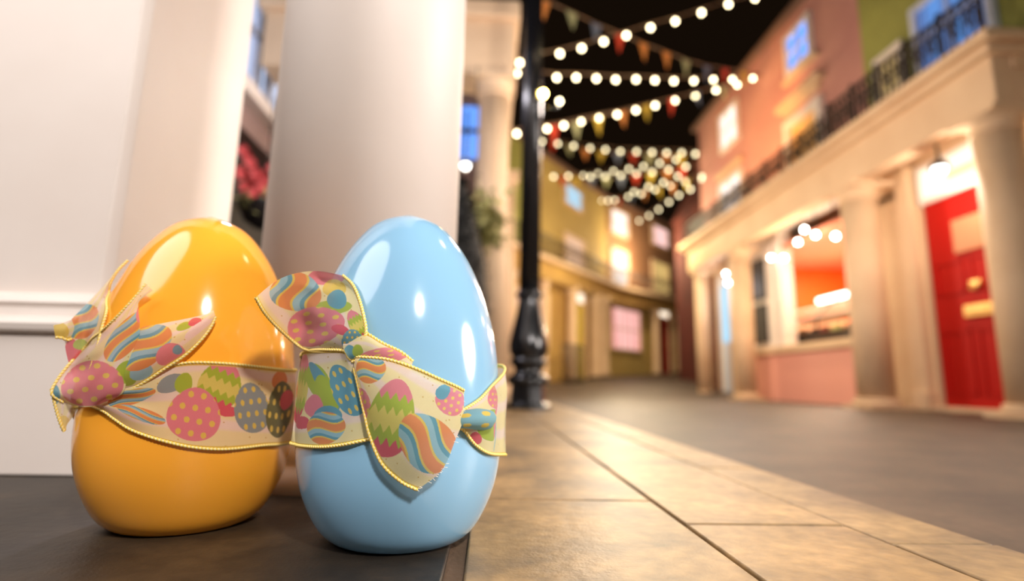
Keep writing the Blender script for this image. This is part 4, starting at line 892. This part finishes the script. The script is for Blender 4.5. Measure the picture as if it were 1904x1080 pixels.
# ------------------------------------------------------------------ ribbon
def L3(r, g, b): return np.array(lin(r, g, b)[:3])
RC = dict(cream=L3(251, 234, 176), blush=L3(253, 228, 220), yel=L3(240, 208, 96), pink=L3(238, 138, 150), hot=L3(228, 92, 108),
          teal=L3(104, 166, 186), sky=L3(158, 202, 214), grey=L3(150, 160, 160), orange=L3(240, 150, 88), lime=L3(178, 196, 64),
          lemon=L3(232, 216, 110), dark=L3(110, 110, 70))
def paint_egg(col, U, V, el):
    kind, cx, cy, rx, ry, rot = el[:6]
    a = radians(rot)
    du, dv = U - cx, V - cy
    x = (du * cos(a) + dv * sin(a)) / rx
    y = (-du * sin(a) + dv * cos(a)) / ry
    # slightly egg shaped: narrower towards y = -1
    d = (x / (1 + .16 * y)) ** 2 + y ** 2
    ins = d < 1
    def put(mask, c): col[mask & ins] = RC[c]
    if kind in ('pinkdots', 'bluedots', 'greydots', 'darkdots'):
        put(ins, {'pinkdots': 'pink', 'bluedots': 'teal', 'greydots': 'grey', 'darkdots': 'dark'}[kind])
        q = .48
        gy = np.floor(y / q)
        gx = x + (gy % 2) * q * .5
        fx = (gx / q) % 1 - .5; fy = (y / q) % 1 - .5
        put(fx ** 2 + (fy * .9) ** 2 < .050, 'yel')
    elif kind == 'zig':
        z = .11 * np.abs(((x * 2.6) % 1) * 2 - 1) * 2 - .11
        yy = y + z
        put(ins, 'lemon')
        put(yy < -.55, 'pink')
        put((yy >= -.55) & (yy < -.18), 'lime')
        put((yy >= .3) & (yy < .62), 'lime')
        put(yy >= .62, 'hot')
    elif kind == 'swirl':
        k = (x + .28 * np.sin(y * 2.6)) * 1.8 + .15
        b = np.floor(k * 2) % 4
        put(b == 0, 'orange'); put(b == 1, 'sky'); put(b == 2, 'teal'); put(b == 3, 'orange')
        fr = (k * 2) % 1
        put(((b == 0) | (b == 2)) & (fr > .66), 'yel')
    else:
        put(ins, kind)
SPEC = {
 'blue_front_tail': [('pinkdots', 668, 755, 22, 34, 0), ('swirl', 690, 686, 26, 28, 80), ('pinkdots', 838, 745, 28, 26, 40), ('teal', 824, 728, 12, 16, 40),
    ('zig', 727, 777, 44, 74, 12), ('swirl', 793, 822, 48, 62, -42)],
 'blue_upper_tail': [('lime', 614, 572, 40, 14, -8), ('pink', 606, 514, 34, 16, 0), ('yel', 622, 535, 22, 16, 0), ('teal', 627, 556, 18, 18, 20), ('swirl', 550, 542, 48, 36, 6),
    ('pinkdots', 588, 606, 36, 54, 78), ('hot', 634, 613, 18, 9, 20), ('zig', 665, 604, 16, 30, -30), ('bluedots', 655, 632, 20, 20, 0)],
 'blue_knot_flap': [('teal', 650, 655, 12, 14, 0), ('lime', 665, 652, 10, 12, 0), ('pinkdots', 715, 662, 16, 52, 80)],
 'blue_band': [('orange', 549, 735, 8, 24, 0), ('zig', 560, 722, 14, 66, 8), ('lime', 592, 708, 20, 34, -20), ('teal', 603, 718, 12, 52, -30), ('lime', 606, 735, 20, 40, -18), ('pink', 585, 755, 16, 22, 0), ('bluedots', 645, 725, 28, 52, -28),
    ('teal', 610, 770, 26, 16, 0), ('hot', 565, 785, 11, 12, 0), ('swirl', 607, 795, 30, 36, 78),
    ('pinkdots', 925, 738, 18, 22, 0), ('lime', 915, 790, 26, 30, 15), ('pink', 934, 775, 9, 40, 8), ('hot', 884, 815, 12, 12, 0), ('sky', 944, 810, 5, 30, 8), ('bluedots', 880, 775, 18, 14, 0)]
    + [(('pinkdots', 'bluedots', 'zig', 'swirl')[i % 4], 500 - 68 * i, 745 + (22 if i % 2 else -24), 34, 46, 20 * ((i * 7) % 5 - 2)) for i in range(9)],
 'yellow_band': [('swirl', 245, 738, 14, 46, 75), ('swirl', 262, 770, 12, 48, -72), ('grey', 320, 712, 30, 16, -20), ('lime', 342, 712, 16, 20, 20), ('zig', 409, 715, 40, 46, 20), ('hot', 425, 765, 18, 10, 0),
    ('pinkdots', 361, 770, 50, 50, 10), ('greydots', 468, 758, 33, 47, -8), ('orange', 520, 706, 14, 18, 10), ('darkdots', 520, 760, 24, 52, 6), ('hot', 532, 745, 12, 18, 0)]
    + [(('pinkdots', 'bluedots', 'zig', 'swirl')[i % 4], 600 + 72 * i, 745 + (22 if i % 2 else -24), 36, 46, 20 * ((i * 7) % 5 - 2)) for i in range(8)],
 'yellow_pink_tail': [('swirl', 238, 622, 24, 62, 40), ('lime', 240, 692, 26, 22, 0), ('pinkdots', 171, 712, 58, 42, -8), ('pink', 262, 580, 8, 20, 10), ('teal', 103, 735, 9, 20, 0)],
 'yellow_right_tail': [('lime', 232, 695, 24, 22, 20), ('sky', 262, 690, 22, 16, -20), ('swirl', 268, 644, 36, 58, 58), ('pink', 316, 658, 28, 20, -20), ('teal', 330, 650, 9, 9, 0), ('lime', 343, 606, 16, 7, -20), ('hot', 362, 598, 13, 7, -20), ('blush', 368, 610, 30, 8, -35)],
 'yellow_left_tail': [('swirl', 152, 596, 30, 36, 48), ('hot', 136, 655, 16, 26, -10), ('lime', 150, 640, 14, 10, 0), ('blush', 205, 545, 8, 26, 15)],
 'yellow_tip_tab': [('yel', 112, 615, 16, 16, 0)],
 'yellow_low_flap': [('teal', 102, 740, 8, 12, 0), ('yel', 118, 790, 14, 18, 0)],
}
def ribbon_material():
    m = bpy.data.materials.new('printed_ribbon')
    m.use_nodes = True
    nt = m.node_tree; N, L = nt.nodes, nt.links
    b = N['Principled BSDF']; out = N['Material Output']
    at = N.new('ShaderNodeAttribute'); at.attribute_name = 'Col'
    uv = N.new('ShaderNodeUVMap'); uv.uv_map = 'UVMap'
    sp = N.new('ShaderNodeSeparateXYZ'); L.new(uv.outputs[0], sp.inputs[0])
    def wave(sock):
        m1 = N.new('ShaderNodeMath'); m1.operation = 'MULTIPLY'; L.new(sock, m1.inputs[0]); m1.inputs[1].default_value = 2 * pi / 2.9
        m2 = N.new('ShaderNodeMath'); m2.operation = 'SINE'; L.new(m1.outputs[0], m2.inputs[0]); return m2.outputs[0]
    wx, wy = wave(sp.outputs[0]), wave(sp.outputs[1])
    ml = N.new('ShaderNodeMath'); ml.operation = 'MULTIPLY'; L.new(wx, ml.inputs[0]); L.new(wy, ml.inputs[1])
    mr = N.new('ShaderNodeMapRange'); L.new(ml.outputs[0], mr.inputs[0])
    mr.inputs[1].default_value = -1; mr.inputs[2].default_value = 1; mr.inputs[3].default_value = .84; mr.inputs[4].default_value = 1.08
    mx = N.new('ShaderNodeMix'); mx.data_type = 'RGBA'; mx.blend_type = 'MULTIPLY'; mx.inputs[0].default_value = 1
    L.new(at.outputs['Color'], mx.inputs[6]); L.new(mr.outputs[0], mx.inputs[7])
    L.new(mx.outputs[2], b.inputs['Base Color'])
    b.inputs['Roughness'].default_value = .75
    b.inputs['Specular IOR Level'].default_value = .25
    b.inputs['Sheen Weight'].default_value = .15
    tr = N.new('ShaderNodeBsdfTranslucent'); L.new(mx.outputs[2], tr.inputs['Color'])
    ms = N.new('ShaderNodeMixShader'); ms.inputs[0].default_value = .32
    L.new(b.outputs[0], ms.inputs[1]); L.new(tr.outputs[0], ms.inputs[2])
    bp = N.new('ShaderNodeBump'); bp.inputs['Strength'].default_value = .5; bp.inputs['Distance'].default_value = .0004
    L.new(ml.outputs[0], bp.inputs['Height']); L.new(bp.outputs[0], b.inputs['Normal'])
    tp = N.new('ShaderNodeBsdfTransparent')
    ms2 = N.new('ShaderNodeMixShader'); ms2.inputs[0].default_value = .15
    L.new(ms.outputs[0], ms2.inputs[1]); L.new(tp.outputs[0], ms2.inputs[2])
    L.new(ms2.outputs[0], out.inputs[0])
    return m
RIB = ribbon_material()
def stitch_material():
    m = bpy.data.materials.new('stitching')
    m.use_nodes = True
    b = m.node_tree.nodes['Principled BSDF']
    at = m.node_tree.nodes.new('ShaderNodeAttribute'); at.attribute_name = 'Col'
    m.node_tree.links.new(at.outputs['Color'], b.inputs['Base Color'])
    b.inputs['Roughness'].default_value = .7
    return m
STITCH = stitch_material()
def catmull(P, m):          # P: (n, k) points -> m samples, uniform parameter
    n = len(P)
    t = np.linspace(0, n - 1, m)
    i = np.clip(t.astype(int), 0, n - 2)
    f = (t - i)[:, None]
    g = lambda k: P[np.clip(k, 0, n - 1)]
    p0 = np.where((i - 1 < 0)[:, None], 2 * P[0] - P[1], g(i - 1))
    p3 = np.where((i + 2 > n - 1)[:, None], 2 * P[-1] - P[-2], g(i + 2))
    p1, p2 = g(i), g(i + 1)
    return .5 * (2 * p1 + (p2 - p0) * f + (2 * p0 - 5 * p1 + 4 * p2 - p3) * f ** 2 + (3 * p1 - p0 - 3 * p2 + p3) * f ** 3)
def push_out(P, e, gap=.0008):
    z = P[:, 2]
    ax = e['c'][0] + e['tx'] * z; ay = e['c'][1]
    dx, dy = P[:, 0] - ax, P[:, 1] - ay
    d = np.hypot(dx, dy) + 1e-9
    r = egg_r(e, z) + gap
    k = np.maximum(1, r / d)
    Q = P.copy(); Q[:, 0] = ax + dx * k; Q[:, 1] = ay + dy * k
    return Q
def add_color(me, col):
    ca = me.color_attributes.new('Col', 'FLOAT_COLOR', 'POINT')
    c4 = np.ones((len(col), 4), dtype=np.float32); c4[:, :3] = col
    ca.data.foreach_set('color', c4.ravel())
def smooth_all(me): me.polygons.foreach_set('use_smooth', [True] * len(me.polygons))
def stitches(name, line, e, parent, loc, r=.00095):
    # whip stitching: a bumpy cord along the selvedge
    seg = np.linalg.norm(np.diff(line, axis=0), axis=1)
    s = np.concatenate([[0], np.cumsum(seg)])
    pitch = .0025
    n = max(8, int(s[-1] / pitch * 6))
    ss = np.linspace(0, s[-1], n)
    C_ = np.stack([np.interp(ss, s, line[:, k]) for k in range(3)], 1)
    T = np.gradient(C_, axis=0); T /= np.linalg.norm(T, axis=1)[:, None] + 1e-12
    up = np.array([0.05, -.3, .95]); U_ = np.cross(T, up); U_ /= np.linalg.norm(U_, axis=1)[:, None] + 1e-12
    W_ = np.cross(T, U_)
    k8 = 8
    V, Cc = [], []
    for k in range(k8):
        a = 2 * pi * k / k8
        ph = np.cos(2 * pi * ss / pitch - a * 2.0)
        rr = r * (1.12 + .26 * ph)
        V.append(C_ + (U_ * cos(a) + W_ * sin(a)) * rr[:, None])
        mixf = np.clip(ph * 1.6 + .55, 0, 1)[:, None]
        Cc.append(L3(240, 205, 70) * mixf + L3(248, 226, 170) * (1 - mixf))
    V = np.stack(V, 1).reshape(-1, 3); Cc = np.stack(Cc, 1).reshape(-1, 3)
    F = [(i * k8 + k, i * k8 + (k + 1) % k8, (i + 1) * k8 + (k + 1) % k8, (i + 1) * k8 + k) for i in range(n - 1) for k in range(k8)]
    me = bpy.data.meshes.new(name)
    me.from_pydata((V - loc).tolist(), [], F)
    add_color(me, Cc); smooth_all(me); me.materials.append(STITCH)
    o = bpy.data.objects.new(name, me); COL.objects.link(o); o.parent = parent
    return o
def ribbon_piece(key, name, parent, loc, res=.00042, label=None):
    n = NETS[key]; e = EGGS[n['egg']]
    R = np.array(n['rows'], float)              # rows x cols x 5
    nr, nc = R.shape[:2]
    lenr = np.linalg.norm(np.diff(R[:, nc // 2, :3], axis=0), axis=1).sum()
    lenc = max(np.linalg.norm(np.diff(R[i, :, :3], axis=0), axis=1).sum() for i in range(nr))
    mr, mc = int(lenr / res), int(lenc / res)
    A = catmull(R.reshape(nr, -1), mr).reshape(mr, nc, 5)
    A = catmull(A.transpose(1, 0, 2).reshape(nc, -1), mc).reshape(mc, mr, 5).transpose(1, 0, 2)
    G = A.reshape(-1, 5)
    U, V = G[:, 3], G[:, 4]
    P = push_out(G[:, :3], e)
    tt = np.tile(np.linspace(0, 1, mc), mr)
    # cloth colour: cream with pale pink lengthwise streaks
    st = .5 + .5 * np.sin(tt * 19 + .8 * np.sin(U * .021))
    st = np.clip((st - .55) * 3, 0, 1)[:, None] * .8
    col = RC['cream'] * (1 - st) + RC['blush'] * st
    rnd = random.Random(3)
    col = col.copy()
    for _ in range(int(lenr * 420)):
        cu, cv = rnd.uniform(U.min(), U.max()), rnd.uniform(V.min(), V.max())
        col[(U - cu) ** 2 + (V - cv) ** 2 < 1.6] = L3(214, 170, 80)
    for el in SPEC.get(key, []):
        paint_egg(col, U, V, el)
    edge = np.zeros(len(tt), bool)
    if 0 in n['st']: edge |= tt * lenc < .0022
    if 1 in n['st']: edge |= (1 - tt) * lenc < .0022
    col[edge] = RC['yel']
    I = np.arange(mr * mc).reshape(mr, mc)
    F = np.stack([I[:-1, :-1], I[1:, :-1], I[1:, 1:], I[:-1, 1:]], -1).reshape(-1, 4)
    me = bpy.data.meshes.new(name)
    me.vertices.add(len(P)); me.vertices.foreach_set('co', (P - loc).astype(np.float32).ravel())
    me.loops.add(F.size); me.loops.foreach_set('vertex_index', F.ravel().astype(np.int32))
    me.polygons.add(len(F)); me.polygons.foreach_set('loop_start', np.arange(0, F.size, 4, dtype=np.int32))
    me.update(calc_edges=True); me.validate()
    smooth_all(me)
    add_color(me, col)
    uvl = me.uv_layers.new(name='UVMap')
    uvl.data.foreach_set('uv', G[F.ravel(), 3:5].astype(np.float32).ravel())
    me.materials.append(RIB)
    o = bpy.data.objects.new(name, me); COL.objects.link(o); o.parent = parent
    if label: o['label'] = label
    Pg = P.reshape(mr, mc, 3)
    if 0 in n['st']: stitches('stitching', Pg[:, 0], e, o, loc)
    if 1 in n['st']: stitches('stitching', Pg[:, -1], e, o, loc)
    return o
def knot_roll(key, name, parent, loc):
    n = NETS[key]; R = np.array(n['path'], float)
    m = 90
    A = catmull(R, m)
    k = 64
    T = np.gradient(A[:, :3], axis=0); T /= np.linalg.norm(T, axis=1)[:, None]
    U_ = np.cross(T, [0, 0, 1.]); U_ /= np.linalg.norm(U_, axis=1)[:, None]; W_ = np.cross(T, U_)
    V, Cc = [], []
    for i in range(m):
        for j in range(k):
            a = 2 * pi * j / k
            fold = 1 + .06 * sin(3 * a + i * .05) 
            V.append(A[i, :3] + (U_[i] * cos(a) + W_[i] * sin(a)) * A[i, 3] * fold)
            u, v = i / m * 3.2, j / k * 5
            fx, fy = (u + (int(v) % 2) * .5) % 1 - .5, v % 1 - .5
            Cc.append(RC['yel'] if fx * fx * 1.2 + fy * fy * 1.2 < .075 else RC['teal'] * .45 + RC['sky'] * .55)
    F = [(i * k + j, i * k + (j + 1) % k, (i + 1) * k + (j + 1) % k, (i + 1) * k + j) for i in range(m - 1) for j in range(k)]
    F += [tuple(range(k)), tuple((m - 1) * k + j for j in range(k))]
    me = bpy.data.meshes.new(name)
    me.from_pydata((np.array(V) - loc).tolist(), [], F)
    add_color(me, np.array(Cc)); smooth_all(me)
    me.uv_layers.new(name='UVMap'); me.materials.append(RIB)
    o = bpy.data.objects.new(name, me); COL.objects.link(o); o.parent = parent
    return o

def egg(key, label, m):
    e = EGGS[key]
    loc = Vector((e['c'][0], e['c'][1], 0))
    t = thing('easter_egg', label, 'egg', loc, None)
    us = np.linspace(0, pi, 110)
    prof = [(max(float(np.interp(u, UT, RT)) * e['sc'], 1e-5), float(e['H'] * (1 - math.cos(u)) / 2)) for u in us]
    b = MB()
    n = 160
    vs, fs = [], []
    for r, z in prof:
        for i in range(n):
            a = 2 * pi * i / n
            vs.append((loc.x + e['tx'] * z + r * cos(a), loc.y + r * sin(a), z))
    for j in range(len(prof) - 1):
        for i in range(n):
            fs.append((j * n + i, j * n + (i + 1) % n, (j + 1) * n + (i + 1) % n, (j + 1) * n + i))
    b.add(vs, fs, True)
    b.add([(loc.x + prof[0][0] * cos(2 * pi * i / n), loc.y + prof[0][0] * sin(2 * pi * i / n), 0.0003) for i in range(n)], [tuple(range(n - 1, -1, -1))], True)
    b.build('shell', m, t)
    return t, np.array(loc)
tb, lb = egg('b', 'glossy pale blue plastic egg tied with a printed ribbon, front egg beside the lamp post', EGG_B)
ribbon_piece('blue_band', 'ribbon_band', tb, lb)
ribbon_piece('blue_upper_tail', 'ribbon_tail', tb, lb, label='ribbon tail sticking up to the left')
ribbon_piece('blue_front_tail', 'ribbon_tail', tb, lb, .00036, label='wide pointed ribbon tail hanging in front')
ribbon_piece('blue_knot_flap', 'ribbon_knot', tb, lb)
def frayed(o_parent, loc, key, n=26):
    R = np.array(NETS[key]['rows'], float)
    end = R[-1][:, :3]; d = end - R[-2][:, :3]
    rnd = random.Random(8); b = MB()
    for i in range(n):
        k = rnd.uniform(2.6, 4.0) if i < 16 else rnd.uniform(0, 4)
        j = min(int(k), 3); f = k - j
        p = Vector(end[j] * (1 - f) + end[j + 1] * f); q = Vector(d[j]).normalized()
        L_ = rnd.uniform(.0008, .0026)
        w1 = Vector((rnd.gauss(0, .3), rnd.gauss(0, .3), rnd.gauss(-.2, .3)))
        b.tube([p - q * .001, p + q * L_ * .5 + w1 * L_ * .2, p + (q + w1) * L_], .00016, 4)
    return b.build('frayed_end', THREAD, o_parent)
THREAD = mat('loose_threads', lin(250, 245, 230), .7)
frayed(tb, lb, 'blue_front_tail')
knot_roll('blue_pinch_roll', 'ribbon_roll', tb, lb)
ty, ly = egg('y', 'glossy orange yellow plastic egg tied with a printed ribbon, beside the white pier', EGG_Y)
ribbon_piece('yellow_band', 'ribbon_band', ty, ly)
ribbon_piece('yellow_left_tail', 'ribbon_tail', ty, ly)
ribbon_piece('yellow_right_tail', 'ribbon_tail', ty, ly)
ribbon_piece('yellow_pink_tail', 'ribbon_tail', ty, ly, label='ribbon tail with the pink spotted print')
ribbon_piece('yellow_tip_tab', 'ribbon_tab', ty, ly)
ribbon_piece('yellow_low_flap', 'ribbon_flap', ty, ly)
